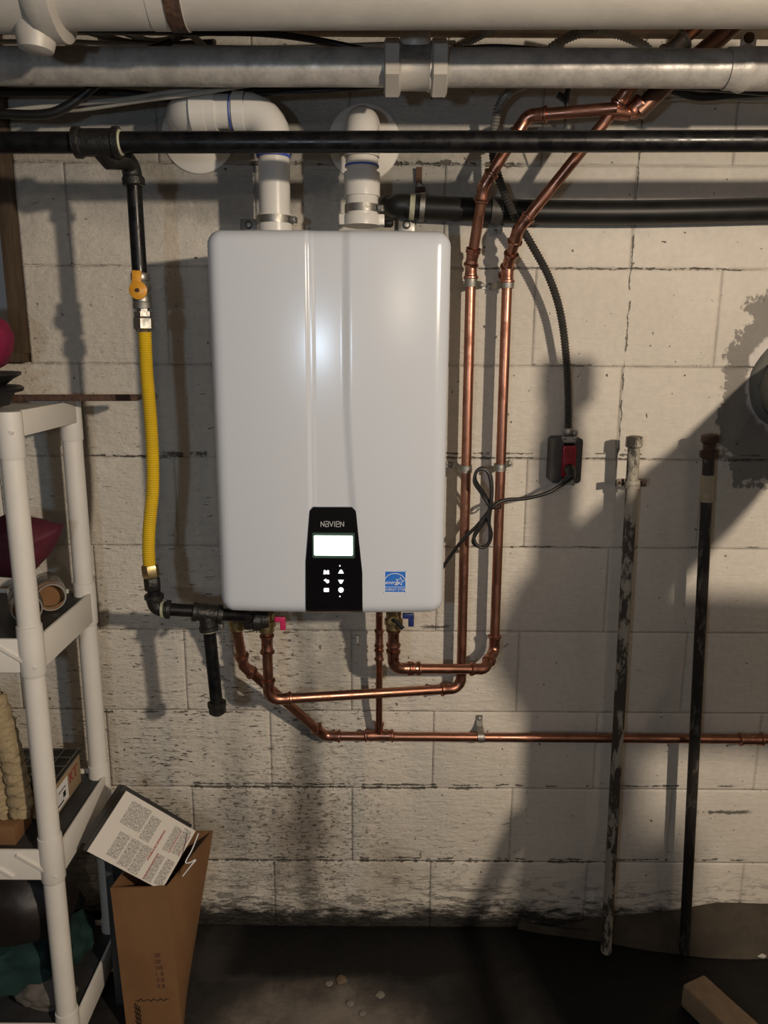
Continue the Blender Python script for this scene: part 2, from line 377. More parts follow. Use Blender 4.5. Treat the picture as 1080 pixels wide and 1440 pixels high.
M['plaster'] = mat('grey_plaster_collar', (.20, .20, .18), .7, metal=.1, c2=(.11, .11, .10), sc=22, bump=.5)

# ------------------------------------------------------------------ structure
YW = 1.75                     # painted face of the block wall
XL, XR, ZT = -2.2, 2.3, 2.26
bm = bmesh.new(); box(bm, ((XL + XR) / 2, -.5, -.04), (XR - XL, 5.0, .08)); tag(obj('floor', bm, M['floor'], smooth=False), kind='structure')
bm = bmesh.new(); box(bm, ((XL + XR) / 2, -.5, ZT + .04), (XR - XL, 5.0, .08)); tag(obj('ceiling', bm, M['ceiling'], smooth=False), kind='structure')
bm = bmesh.new(); box(bm, (XL - .05, -.5, ZT / 2), (.1, 5.0, ZT)); tag(obj('wall_left', bm, M['plain_wall'], smooth=False), kind='structure')
bm = bmesh.new(); box(bm, (XR + .05, -.5, ZT / 2), (.1, 5.0, ZT)); tag(obj('wall_right', bm, M['plain_wall'], smooth=False), kind='structure')
bm = bmesh.new(); box(bm, ((XL + XR) / 2, -3.05, ZT / 2), (XR - XL, .1, ZT)); tag(obj('wall_rear', bm, M['plain_wall'], smooth=False), kind='structure')
# the block wall: mortar bed + every block on its own
WX = -.793                    # right edge of the window opening
bm = bmesh.new()
ZS = 1.462
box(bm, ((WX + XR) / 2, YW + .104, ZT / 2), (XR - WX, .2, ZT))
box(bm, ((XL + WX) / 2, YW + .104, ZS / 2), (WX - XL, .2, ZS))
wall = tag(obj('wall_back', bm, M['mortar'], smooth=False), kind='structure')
CH, CW, GAP = .2102, .406, .0012
z_lines = [1.6695 + CH * k for k in range(-8, 4)]
cache = {}
def block_mesh(w, h, var):
    k = (round(w, 3), round(h, 3), var)
    if k in cache: return cache[k]
    b = bmesh.new(); rr = random.Random(hash(k) % 999)
    nx = max(4, int(w / .06) + 2); nz = max(4, int(h / .06) + 2)
    g = [[None] * (nz + 1) for _ in range(nx + 1)]
    for i in range(nx + 1):
        for j in range(nz + 1):
            def lin(k, n_, L):
                if k == 0: return -L / 2
                if k == n_: return L / 2
                if k == 1: return -L / 2 + .006
                if k == n_ - 1: return L / 2 - .006
                return -L / 2 + L * (k - 1) / (n_ - 2)
            x = lin(i, nx, w); z = lin(j, nz, h); e = (i in (0, nx)) or (j in (0, nz))
            y = rr.uniform(-.0003, .0003) + (.0011 if e else 0)
            if e: x += rr.uniform(-.0004, .0004) if i in (0, nx) else 0; z += rr.uniform(-.0004, .0004) if j in (0, nz) else 0
            g[i][j] = b.verts.new((x, y, z))
    for i in range(nx):
        for j in range(nz): b.faces.new((g[i][j], g[i + 1][j], g[i + 1][j + 1], g[i][j + 1]))
    be = [e for e in b.edges if e.is_boundary]
    r = bmesh.ops.extrude_edge_only(b, edges=be); bmesh.ops.translate(b, vec=(0, .012, 0), verts=[v for v in r['geom'] if isinstance(v, bmesh.types.BMVert)])
    bmesh.ops.recalc_face_normals(b, faces=b.faces)
    for f in b.faces:
        if f.normal.y > .5: f.normal_flip()
        f.smooth = True
    me = bpy.data.meshes.new('block'); b.to_mesh(me); b.free(); me.materials.append(M['wall']); cache[k] = me; return me
idx = 0
for r_, zb in enumerate(z_lines):
    z0, z1 = max(zb, 0.0), min(zb + CH, ZT)
    if z1 - z0 < .03: continue
    lo = WX if z0 > ZS - .02 else XL
    off = .532 + (CW / 2 if r_ % 2 else 0)
    xs = [off + CW * k for k in range(-9, 7)]
    for xa, xb in zip(xs, xs[1:]):
        a, b_ = max(xa, lo), min(xb, XR)
        if b_ - a < .04: continue
        me = block_mesh(b_ - a - GAP, z1 - z0 - GAP, random.randint(0, 2))
        o = bpy.data.objects.new('block', me); C.objects.link(o); o.parent = wall
        o.location = ((a + b_) / 2, YW + random.uniform(-.0003, .0003), (z0 + z1) / 2)
        o.rotation_euler = (random.uniform(-.001, .001), 0, random.uniform(-.001, .001))
# window at the left edge: recess, pale board, rough jamb and sill
win = tag(bpy.data.objects.new('window_1', None), kind='structure'); win.location = (-1.2, YW, ZS); C.objects.link(win)
bm = bmesh.new(); box(bm, (-1.5, YW + .06, 1.86), (1.4, .01, .8)); obj('pane', bm, mat('painted_over_pane', (.55, .57, .60), .5, c2=(.50, .50, .50), sc=3), win)
bm = bmesh.new(); box(bm, (WX - .018, YW + .02, 1.87), (.034, .07, .78), bev=.003)
for v in bm.verts: v.co.x += .004 * mnoise.noise(v.co * 7)
jm = obj('window_frame', bm, M['wood'], win)
bm = bmesh.new(); box(bm, (WX - .35, YW + .02, 1.472), (.69, .08, .022), bev=.003); obj('window_sill', bm, M['wood'], win)
# footing ledge at the right foot of the wall
def rough(bm, amp, sc):
    for v in bm.verts:
        d = mnoise.noise_vector(v.co * sc); v.co += d * amp
bm = bmesh.new()
NXX = 60
ring = []
for i in range(NXX + 1):
    x = .36 + (XR - .36) * i / NXX; hgt = .004 + .076 * min(1, max(0, (x - .42) / .45)) + .012 * mnoise.noise(Vector((x * 6, 0, 0)))
    dep = .09 * min(1, (x - .36) / .45) + .012 * mnoise.noise(Vector((x * 5, 3, 0)))
    ring.append([bm.verts.new(q) for q in ((x, YW + .004, -.01), (x, YW + .004, hgt), (x, YW - dep * .45, hgt - .012), (x, YW - dep, .02), (x, YW - dep - .01, -.01))])
for A, B in zip(ring, ring[1:]):
    for k in range(4): bm.faces.new((A[k], A[k + 1], B[k + 1], B[k]))
bm.faces.new(ring[0]); bm.faces.new(ring[-1][::-1])
tag(obj('trim_1', bm, M['kerb']), kind='structure')
# sill plate and joists over the wall
bm = bmesh.new(); box(bm, ((XL + XR) / 2, YW - .035, 2.166), (XR - XL - .01, .14, .088), bev=.004); sp = tag(obj('trim_2', bm, M['joist']), kind='structure')
for k, x in enumerate((-1.9, -1.5, -1.1, -.7, -.3, .1, .5, .9, 1.3, 1.7, 2.1)):
    bm = bmesh.new(); box(bm, (x, -.68, ZT - .045), (.04, 4.6, .088), bev=.003); tag(obj('trim_%d' % (k + 3), bm, M['joist']), kind='structure')

# ------------------------------------------------------------------ water heater
YF = 1.40
hl, hr = P(283, 420, YF).x, P(634, 420, YF).x
ht, hb = P(460, 321, YF).z, P(460, 866, YF).z
hl = P(296, 590, YF).x; hr = P(630.5, 590, YF).x
cx, cz, hw, hh = (hl + hr) / 2, (ht + hb) / 2, hr - hl, ht - hb
heater = thing('water_heater', 'large white wall-hung tankless water heater with black control panel', 'water heater', (cx, 1.72, hb))
bm = bmesh.new()
CR, ER = .026, .024
NX, NZ, NK, NR = 150, 60, 6, 8
def front_y(x, z):
    xl = P(434, 520, YF).x; d = 0
    y_px = (ht - z) / hh
    xr0 = P(487, 500, YF).x + (.012 * max(0, min(1, (y_px - .42) / .30)) ** 1.4)
    def ss(a, b, v):
        t = max(0, min(1, (v - a) / (b - a))); return t * t * (3 - 2 * t)
    band = ss(xl - .003, xl + .003, x) * (1 - ss(xr0 - .009, xr0 + .009, x))
    d += .0045 * band
    d += -.0012 * math.exp(-((x - xl - .006) / .003) ** 2)
    # gentle crown of the front
    u = (x - cx) / (hw / 2); d += .010 * u * u
    return YF + d
def outline(ins, k_only=False):
    c = max(CR - ins, 0); W2, H2 = hw / 2 - ins, hh / 2 - ins; pts = []
    ix, iz = W2 - c, H2 - c
    for i in range(NX + 1): pts.append((cx - ix + 2 * ix * i / NX, cz - H2))
    for k in range(1, NK): a = -PI / 2 + PI / 2 * k / NK; pts.append((cx + ix + c * math.cos(a), cz - iz + c * math.sin(a)))
    for j in range(NZ + 1): pts.append((cx + W2, cz - iz + 2 * iz * j / NZ))
    for k in range(1, NK): a = PI / 2 * k / NK; pts.append((cx + ix + c * math.cos(a), cz + iz + c * math.sin(a)))
    for i in range(NX + 1): pts.append((cx + ix - 2 * ix * i / NX, cz + H2))
    for k in range(1, NK): a = PI / 2 + PI / 2 * k / NK; pts.append((cx - ix + c * math.cos(a), cz + iz + c * math.sin(a)))
    for j in range(NZ + 1): pts.append((cx - W2, cz + iz - 2 * iz * j / NZ))
    for k in range(1, NK): a = PI + PI / 2 * k / NK; pts.append((cx - ix + c * math.cos(a), cz - iz + c * math.sin(a)))
    return pts
rings = []
o0 = outline(0); rings.append([bm.verts.new((x, YF + .30, z)) for x, z in o0])
for k in range(NR + 1):
    a = PI / 2 * k / NR; ins = ER * (1 - math.cos(a)); dep = ER * (1 - math.sin(a))
    if k == NR: ins = CR
    rings.append([bm.verts.new((x, front_y(x, z) + dep, z)) for x, z in outline(ins)])
n_ = len(o0)
for A, B in zip(rings, rings[1:]):
    for k in range(n_):
        bm.faces.new((A[k], A[(k + 1) % n_], B[(k + 1) % n_], B[k]))
ix, iz = hw / 2 - CR, hh / 2 - CR
g = [[bm.verts.new((lambda x, z: (x, front_y(x, z), z))(cx - ix + 2 * ix * i / NX, cz - iz + 2 * iz * j / NZ)) for j in range(NZ + 1)] for i in range(NX + 1)]
for i in range(NX):
    for j in range(NZ): bm.faces.new((g[i][j], g[i + 1][j], g[i + 1][j + 1], g[i][j + 1]))
bmesh.ops.remove_doubles(bm, verts=bm.verts, dist=.00005)
obj('front_cover', bm, M['white'], heater, sharp=60)
bm = bmesh.new(); box(bm, (cx, YF + .305, cz), (hw - .012, .03, hh - .012), bev=.01); obj('back_frame', bm, M['heater_back'], heater)
# control panel, following the cover and slightly proud
def fy(x, z): return front_y(x, z)
pt = P(468, 713, YF).z
def panel_half(t):          # t 0 top .. 1 bottom : left and right edges in pixels
    l = 436 - 6 * min(1, t / .5); r = 500 + 9 * min(1, t / .6) + 1 * t
    return l, r
bm = bmesh.new(); rows = []
NP = 30; pb = P(468, 864.5, YF).z
for j in range(NP + 1):
    t = j / NP; z = pt + (pb - pt) * t; l, r = panel_half(t); ypx = 713 + 152 * t
    if t < .05: q = 5 * (1 - math.sqrt(max(0, 1 - (1 - t / .05) ** 2))); l += q; r -= q
    xl_, xr_ = P(l, ypx, YF).x, P(r, ypx, YF).x; row = []
    for i in range(13):
        x = xl_ + (xr_ - xl_) * i / 12
        zz = hb + .003 + (z - hb) * 1.0 if False else z
        e = ER * (1 - math.sqrt(max(0, 1 - max(0, 1 - (z - hb) / ER) ** 2))) if z - hb < ER else 0
        row.append(bm.verts.new((x, YF - .0014 + e, z)))
    rows.append(row)
back = [[bm.verts.new(v.co + Vector((0, .009, 0))) for v in row] for row in rows]
for j in range(NP):
    for i in range(12): bm.faces.new((rows[j][i], rows[j][i + 1], rows[j + 1][i + 1], rows[j + 1][i]))
    bm.faces.new((rows[j][0], rows[j + 1][0], back[j + 1][0], back[j][0])); bm.faces.new((rows[j][12], back[j][12], back[j + 1][12], rows[j + 1][12]))
for i in range(12):
    bm.faces.new((rows[0][i], back[0][i], back[0][i + 1], rows[0][i + 1])); bm.faces.new((rows[NP][i], rows[NP][i + 1], back[NP][i + 1], back[NP][i]))
panel = obj('control_panel', bm, M['gloss_black'], heater); tag(panel, 'glossy black control panel with lit screen and button icons')
yp = YF - .0016
bm = bmesh.new(); a = P(439, 749, yp); b_ = P(499, 785, yp)
prism(bm, rrect((a.x + b_.x) / 2, (a.z + b_.z) / 2, b_.x - a.x, a.z - b_.z, .003), yp - .0006, yp + .003); obj('screen_bloom', bm, M['screen_edge'], panel)  # glowing green rim that imitates lens bloom around the screen
bm = bmesh.new(); a = P(441.5, 753, yp); b_ = P(496, 781, yp)
prism(bm, rrect((a.x + b_.x) / 2, (a.z + b_.z) / 2, b_.x - a.x, a.z - b_.z, .002), yp - .0014, yp + .002); tag(obj('screen', bm, M['screen'], panel), 'blank white backlit screen')
def icon(kind, px, py):
    b = bmesh.new(); c = P(px, py, yp); s = .0052
    if kind == 'up': prism(b, [(c.x - s, c.z - s * .55), (c.x + s, c.z - s * .55), (c.x + s * .3, c.z + s * .75), (c.x - s * .3, c.z + s * .75)], yp - .0016, yp)
    elif kind == 'down': prism(b, [(c.x - s * .3, c.z - s * .75), (c.x + s * .3, c.z - s * .75), (c.x + s, c.z + s * .55), (c.x - s, c.z + s * .55)], yp - .0016, yp)
    elif kind == 'dot': lathe(b, (c.x, yp - .0016, c.z), (c.x, yp, c.z), [(0, s * .95), (.0016, s * .95)], 18)
    elif kind == 'faucet':
        for k in (-1, 1): prism(b, [(c.x + k * s * .15, c.z - s * .7), (c.x + k * s * 1.05, c.z - s * .7), (c.x + k * s * .9, c.z + s * .7), (c.x + k * s * .25, c.z + s * .7)][::k], yp - .0016, yp)
        box(b, (c.x, yp - .0008, c.z), (s * .9, .0016, s * .6))
    elif kind == 'back':
        prism(b, [(c.x - s * 1.1, c.z + s * .3), (c.x - s * .2, c.z + s * .9), (c.x - s * .2, c.z - s * .2)], yp - .0016, yp)
        lathe(b, (c.x + s * .3, yp - .0016, c.z - s * .15), (c.x + s * .3, yp, c.z - s * .15), [(0, s * .62), (.0016, s * .62)], 14)
    else:
        prism(b, rrect(c.x, c.z, s * 1.9, s * 1.35, s * .3), yp - .0016, yp)
    obj('button', b, M['icon'], panel)
for k, x, y in (('faucet', 459, 804.5), ('up', 479.5, 804), ('back', 459.5, 817), ('down', 479.5, 817.5), ('menu', 459, 829.5), ('dot', 479.5, 829.5)): icon(k, x, y)
for x, y in ((478, 795.5), (478, 838.5)):
    b = bmesh.new(); c = P(x, y, yp); lathe(b, (c.x, yp - .0016, c.z), (c.x, yp, c.z), [(0, .0011), (.0016, .0011)], 10); obj('indicator', b, M['icon'], panel)
# the maker's name, drawn in squared strokes
M['silver_print'] = mat('silver_print', (.55, .56, .57), .35, c2=(.45, .46, .47), sc=40)
bm = bmesh.new()
G = {'N': [((0, 0), (0, 1)), ((0, 1), (1, .0)), ((1, 0), (1, 1))], 'A': [((.1, 1), (1, 1)), ((1, 1), (1, 0)), ((1, 0), (0, 0)), ((0, 0), (0, .5)), ((0, .5), (1, .5))],
     'V': [((0, 1), (.5, 0)), ((.5, 0), (1, 1))], 'I': [((.5, 0), (.5, 1))], 'E': [((1, .5), (0, .5)), ((0, .5), (0, 0)), ((0, 0), (1, 0)), ((0, .5), (0, 1)), ((0, 1), (1, 1)), ((1, 1), (1, .5))]}
a = P(451.5, 740, yp); b_ = P(483.5, 733, yp); LW = (b_.x - a.x); xx = a.x
wid = {'N': 1, 'A': 1, 'V': 1.05, 'I': .25, 'E': 1}; tot = sum(wid[c] for c in 'NAVIEN') + .35 * 5; un = LW / tot; hz = b_.z - a.z
for ch in 'NAVIEN':
    w = wid[ch] * un
    for (x0, z0), (x1, z1) in G[ch]:
        p0 = Vector((xx + x0 * w, yp - .0026, a.z + z0 * hz)); p1 = Vector((xx + x1 * w, yp - .0026, a.z + z1 * hz))
        d = p1 - p0; box(bm, (p0 + p1) / 2, (d.length + .0008, .0012, .00105), rot=(0, -math.atan2(d.z, d.x), 0))
    xx += w + .35 * un
obj('lettering', bm, M['silver_print'], panel)
# efficiency sticker
a = P(539.5, 803, YF); b_ = P(571, 834, YF); sx, sz = (a.x + b_.x) / 2, (a.z + b_.z) / 2; sw = b_.x - a.x; sh = a.z - b_.z
sy = front_y(sx, sz) - .0006
bm = bmesh.new(); box(bm, (sx, sy + .0004, sz), (sw, .0014, sh)); 
st = obj('sticker', bm, M['sticker_blue'], heater); tag(st, 'blue and white square energy sticker')
bm = bmesh.new(); q = .0006
for k in range(19):          # arc
    pass
pts = [Vector((sx + sw * .47 * math.cos(t), sy - .0008, sz - sh * .02 + sh * .40 * math.sin(t))) for t in [PI * (.08 + .84 * k / 18) for k in range(19)]]
for u, v in zip(pts, pts[1:]):
    d = v - u; box(bm, (u + v) / 2, (d.length + .0005, .0005, .0013), rot=(0, -math.atan2(d.z, d.x), 0))
for zz in (sz - sh * .24,): box(bm, (sx, sy - .0008, zz), (sw, .0005, .0008))
for s_ in (-1, 1): box(bm, (sx + s_ * sw * .485, sy - .0008, sz), (sw * .03, .0005, sh)); box(bm, (sx, sy - .0008, sz + s_ * sh * .485), (sw, .0005, sh * .03))
star = [(sx + sw * .22 + sw * (.20 if k % 2 == 0 else .085) * math.cos(PI / 2 + k * PI / 5 - .2), sz + sh * .02 + sw * (.20 if k % 2 == 0 else .085) * math.sin(PI / 2 + k * PI / 5 - .2)) for k in range(10)]
for k in range(10):
    u = Vector((star[k][0], sy - .0008, star[k][1])); v = Vector((star[(k + 1) % 10][0], sy - .0008, star[(k + 1) % 10][1])); d = v - u
    box(bm, (u + v) / 2, (d.length + .0005, .0005, .0009), rot=(0, -math.atan2(d.z, d.x), 0))
obj('emblem', bm, M['print_white'], st)
text_mesh('lettering', 'energy', .0105, (sx - sw * .12, sy - .0008, sz - sh * .03), M['print_white'], st, shear=.4)
text_mesh('lettering', 'ENERGY STAR', .0064, (sx, sy - .0008, sz - sh * .36), M['print_white'], st)
# hanging brackets with screws on top
for px in (347, 572):
    c = P(px, 316, 1.71); bm = bmesh.new(); box(bm, (c.x, 1.735, c.z - .01), (.036, .004, .05), bev=.0015)
    br = obj('bracket', bm, M['steel'], heater)
    bm = bmesh.new(); lathe(bm, (c.x, 1.728, c.z + .003), (c.x, 1.734, c.z + .003), [(0, .004), (.001, .007), (.004, .009), (.006, .009)], 12); obj('screw', bm, M['steel'], br)
# connections underneath
def hexnut(bm, p0, p1, r, seg=6): 
    L = (Vector(p1) - Vector(p0)).length; lathe(bm, p0, p1, [(0, r * .9), (L * .12, r), (L * .88, r), (L, r * .9)], seg, phase=.3)
YP = 1.56
def vport(px, ytop, ybot, r, m, name, label=None):
    a = P(px, ytop, YP); b = P(px, ybot, YP); a = Vector((b.x, YP, a.z)); bm = bmesh.new(); L = a.z - b.z
    lathe(bm, a, b, [(0, r), (L * .35, r), (L * .4, r * 1.2), (L * .7, r * 1.2), (L * .75, r), (L, r)], 18)
    o = obj(name, bm, m, heater); return o, b
hot_v, hot_b = vport(375, 862, 888, .0165, M['brass'], 'valve')
rec_v, rec_b = vport(333, 862, 886, .0150, M['brass'], 'port')
cold_v, cold_b = vport(553.5, 862, 884, .0165, M['brass'], 'valve')
def handle(px0, px1, ytop, ybot, m, parent, label):
    a = P(px0, ytop, 1.53); b = P(px1, ybot, 1.53); bm = bmesh.new()
    box(bm, ((a.x + b.x) / 2, 1.53, a.z - .006), (b.x - a.x, .008, .012), bev=.002)
    box(bm, (b.x - .006, 1.53, (a.z + b.z) / 2), (.012, .007, a.z - b.z), bev=.002); return tag(obj('handle', bm, m, parent), label)
handle(386, 402, 867, 886, M['pink'], hot_v, 'pink lever handle'); handle(566, 582, 862, 881, M['blue'], cold_v, 'navy blue lever handle')
bm = bmesh.new(); a = P(556, 872, 1.535); b_ = P(567, 884, 1.525); tube(bm, [a, b_], .0045, 10); tube(bm, [P(549, 870, 1.54), a], .006, 10); obj('relief_lever', bm, M['rubber'], cold_v)
bm = bmesh.new(); c = P(553, 871, 1.545); lathe(bm, c + Vector((0, -.012, 0)), c + Vector((0, .02, 0)), [(0, .010), (.005, .013), (.032, .013)], 14); obj('valve_body', bm, M['brass'], cold_v)

# ------------------------------------------------------------------ copper lines
def bead_sleeve(bm, p0, p1, r, seg=18):
    """press fitting sleeve, bead at the p1 end (p1 = free end)"""
    p0, p1 = Vector(p0), Vector(p1); L = (p1 - p0).length
    lathe(bm, p0, p1, [(0, r * 1.12), (L * .45, r * 1.14), (L * .55, r * 1.20), (L - .008, r * 1.20), (L - .006, r * 1.42), (L - .002, r * 1.42), (L, r * 1.12)], seg)
def run(root, pts, r, m, fm, R=.022, sl=.026, skip=(), Rs={}, fit='press'):
    pts = [Vector(p) for p in pts]; trims = [0] * len(pts)
    for i in range(1, len(pts) - 1):
        ap, tl = arc(pts[i - 1], pts[i], pts[i + 1], Rs.get(i, R)); trims[i] = tl
        d1 = (pts[i - 1] - pts[i]).normalized(); d2 = (pts[i + 1] - pts[i]).normalized()
        bm = bmesh.new()
        if i in skip: tube(bm, ap, r, 18); obj('bend', bm, m, root); continue
        tube(bm, ap, r * 1.14, 18)
        s1 = min(sl, max(.012, (pts[i - 1] - pts[i]).length - tl - trims[i - 1] - .004)); s2 = min(sl, max(.012, (pts[i + 1] - pts[i]).length - tl - .004))
        if fit == 'press':
            bead_sleeve(bm, ap[0], ap[0] + d1 * s1, r); bead_sleeve(bm, ap[-1], ap[-1] + d2 * s2, r)
        elif fit == 'iron':
            for e, d, s in ((ap[0], d1, s1), (ap[-1], d2, s2)):
                lathe(bm, e, e + d * s, [(0, r * 1.2), (s * .35, r * 1.25), (s * .45, r * 1.48), (s * .9, r * 1.48), (s, r * 1.35)], 18)
        elif fit == 'pvc':
            for e, d, s in ((ap[0], d1, s1), (ap[-1], d2, s2)):
                lathe(bm, e, e + d * s, [(0, r * 1.13), (s * .05, r * 1.17), (s, r * 1.17)], 28)
        obj('elbow', bm, fm, root)
    for i in range(len(pts) - 1):
        d = (pts[i + 1] - pts[i]); L = d.length; d.normalize()
        a = pts[i] + d * trims[i]; b = pts[i + 1] - d * trims[i + 1]
        if (b - a).length > .004:
            bm = bmesh.new(); tube(bm, [a, b], r, 20); obj('pipe', bm, m, root)
def coupling(root, c, d, r, L=.05, m=None, name='coupling'):
    c = Vector(c); d = Vector(d).normalized(); bm = bmesh.new()
    bead_sleeve(bm, c, c + d * L / 2, r); bead_sleeve(bm, c, c - d * L / 2, r); return obj(name, bm, m or M['copper_fit'], root)

YR = 1.69; r34 = .0111; YC = 1.712
# hot line: valve -> down -> long run right -> left riser -> up and over
h = [hot_b, P(377, 981, 1.575), P(648, 968, YR), P(662.5, 385, YR), P(680, 262, 1.632), P(742, 163, 1.60), P(868, 152, 1.55)]
h[1] = Vector((hot_b.x, 1.565, h[1].z)); 
hot = thing('copper_pipe_run', 'copper hot water pipe, left of the two risers, from pink-handled valve', 'pipe', h[3] * 0 + Vector((h[2].x, YR, h[2].z)))
h[3] = Vector((P(662.5, 372, YR).x, YR, P(662.5, 372, YR).z))
run(hot, h, r34, M['copper'], M['copper_fit'], Rs={1: .026, 2: .024})
def along(a, b, t): return Vector(a).lerp(Vector(b), t)
coupling(hot, along(h[0], h[1], .18), h[1] - h[0], r34, .045)
coupling(hot, along(h[3], h[4], .10), h[4] - h[3], r34, .04)
# cold line
c_ = [cold_b, P(556, 940, 1.575), P(672, 941, YR - .035), P(690, 926, YR - .01), P(694, 902, YR)]
c_[1] = Vector((cold_b.x, 1.575, c_[1].z)); top2 = P(714, 375, YR)
c2 = [cold_b, c_[1], P(681, 941, YR - .05), P(695, 915, YR), top2, P(729, 322, 1.635), P(850, 172, 1.57), P(884, 124, 1.545), P(990, 30, 1.545)]
cold = thing('copper_pipe_run', 'copper cold water pipe, right of the two risers, from navy-handled valve', 'pipe', (c2[3].x, YR, c2[3].z))
run(cold, c2, r34, M['copper'], M['copper_fit'], R=.022, skip=(6,), Rs={1: .026, 2: .02, 3: .02, 6: .05, 7: .03})
coupling(cold, along(c2[0], c2[1], .22), c2[1] - c2[0], r34, .045)
coupling(cold, along(c2[4], c2[5], -.14), c2[5] - c2[4], r34, .03)
coupling(cold, along(c2[1], c2[2], .22), c2[2] - c2[1], r34, .03)
# recirculation line along the wall
r1 = [rec_b, P(338, 936, 1.60), P(457, 1035, YC), P(1250, 1041, YC)]
r1[1] = Vector((rec_b.x + .004, 1.60, r1[1].z))
rec = thing('copper_pipe_run', 'long horizontal copper pipe low on the wall, sloping up to heater', 'pipe', r1[2])
run(rec, r1, r34, M['copper'], M['copper_fit'], R=.024)
coupling(rec, P(1056, 1040, YC), (1, 0, 0), r34, .06)
tb = P(533, 1034.5, YC)
bm = bmesh.new(); bead_sleeve(bm, tb, tb + Vector((.036, 0, 0)), r34); bead_sleeve(bm, tb, tb - Vector((.036, 0, 0)), r34); bead_sleeve(bm, tb, tb + Vector((0, 0, .036)), .0085); obj('tee', bm, M['copper_fit'], rec)
tt = Vector((tb.x - .001, 1.66, hb + .012)); bm = bmesh.new(); tube(bm, [tb, Vector((tb.x, 1.685, tb.z + .1)), tt], .0080, 16); obj('branch_pipe', bm, M['copper'], rec)
for py, L in ((897, .045), (920, .03)):
    q = P(531, py, 1.675); coupling(rec, (tb.x - .0005, 1.672, q.z), (0, 0, 1), .0080, L)
# dull brown pipes going up past the galvanised line
a = P(868, 152, 1.50); 
br = thing('browned_pipe', 'thick dull brown pipe rising rightwards from copper elbow to ceiling', 'pipe', P(893, 156, 1.56))
bm = bmesh.new(); tube(bm, [P(896, 158, 1.565), P(948, 108, 1.555), P(1045, 24, 1.55)], .0165, 18); obj('pipe', bm, M['old_copper'], br)
bm = bmesh.new(); p0 = P(884, 160, 1.57); d = (P(948, 108, 1.555) - p0).normalized(); lathe(bm, p0, p0 + d, [(0, .012), (.006, .018), (.018, .0185), (.022, .0205), (.027, .0205), (.03, .017)], 18)
bead_sleeve(bm, p0, P(860, 156, 1.56), r34); obj('elbow', bm, M['copper_fit'], br)
for i, (px, py) in enumerate(((936, 66), (944, 58))):
    pass
q = P(955, 56, 1.40); coupling(cold, along(c2[7], c2[8], .62), c2[8] - c2[7], r34 * 1.25, .045, M['steel'])

# pipe clamps
def clamp(c, axis, side, label, r=r34, depth=None):
    """strap round pipe with a screwed tab; side = unit vector of the tab"""
    c = Vector(c); axis = Vector(axis).normalized(); side = Vector(side).normalized()
    t = thing('pipe_clamp', label, 'pipe clamp', c)
    bm = bmesh.new()
    lathe(bm, c - axis * .008, c + axis * .008, [(0, r * 1.03), (0, r * 1.28), (.004, r * 1.22), (.008, r * 1.32), (.012, r * 1.22), (.016, r * 1.28), (.016, r * 1.03)], 18, closed=False)
    obj('strap', bm, M['steel'], t)
    e = c + side * .030; ey = YW - .003
    bm = bmesh.new(); yv = Vector((0, 1, 0))
    pts = [c + side * r * 1.1, c + side * .016 + yv * (ey - c.y) * .6, Vector((e.x, ey, e.z)), Vector((e.x, ey, e.z)) + side * .008]
    for u, v in zip(pts, pts[1:]):
        d = v - u; x_ = d.normalized(); z_ = axis; y_ = z_.cross(x_); R = Matrix((x_, y_, z_)).transposed()
        box(bm, (u + v) / 2, (d.length + .002, .0025, .015), rot=R)
    obj('tab', bm, M['steel'], t)
    bm = bmesh.new(); s = Vector((e.x, ey - .001, e.z)); lathe(bm, s, s - Vector((0, .005, 0)), [(0, .0055), (.003, .0055), (.005, .002)], 12); obj('screw', bm, M['steel'], t)
clamp(P(662, 398, YR), (0, 0, 1), (1, 0, 0), 'zinc pipe clamp high on the left copper riser')
clamp(P(713.5, 400, YR), (0, 0, 1), (-1, 0, 0), 'zinc pipe clamp high on the right copper riser')
clamp(P(655, 659, YR), (0, 0, 1), (-1, 0, 0), 'zinc pipe clamp halfway down the left copper riser')
clamp(P(703, 657, YR), (0, 0, 1), (1, 0, 0), 'zinc pipe clamp halfway down the right copper riser')
clamp(P(676, 1036, YC), (1, 0, 0), (0, 0, 1), 'zinc clamp on the long horizontal copper pipe')

# ------------------------------------------------------------------ gas line
YB = 1.36
gas = thing('gas_main', 'long black gas pipe across the photo with a tee', 'pipe', P(540, 199, YB))
bm = bmesh.new(); pa = P(-260, 203, YB); pb_ = P(1340, 196, YB); pa.z = pb_.z = P(540, 199, YB).z; pa.z = P(0, 203, YB).z; pb_.z = P(1080, 197, YB).z + .001
tube(bm, [pa, pb_], .0168, 24); obj('pipe', bm, M['black_pipe'], gas)
dx = (pb_ - pa).normalized()
q0 = pa + dx * (P(105, 201, YB).x - pa.x); q1 = pa + dx * (P(170, 201, YB).x - pa.x); L = (q1 - q0).length
bm = bmesh.new(); lathe(bm, q0, q1, [(0, .020), (.001, .0245), (.010, .0245), (.013, .0215), (L - .013, .0215), (L - .010, .0245), (L - .001, .0245), (L, .020)], 24)
mid = (q0 + q1) / 2; yG = 1.43
e1 = P(182, 238, yG); e1t = Vector((P(188, 262, yG).x, yG, P(188, 262, yG).z))
tube(bm, [mid, mid + Vector((.012, .02, -.02)), P(172, 222, 1.40)], [.02, .019, .019], 18)
tee = obj('tee', bm, M['black_iron'], gas)
bm = bmesh.new(); lathe(bm, q1 + dx * -.0005, q1 + dx * .004, [(0, .0205), (.003, .0185)], 24); obj('thread_seal', bm, M['dope'], tee)
drop = thing('gas_drop', 'black gas pipe with yellow ball valve dropping beside heater', 'pipe', P(197, 386, yG))
bm = bmesh.new(); tube(bm, smoothline([P(172, 222, 1.40), P(180, 229, 1.42), P(185, 240, yG), P(187.5, 256, yG)], 5), .0165, 18)
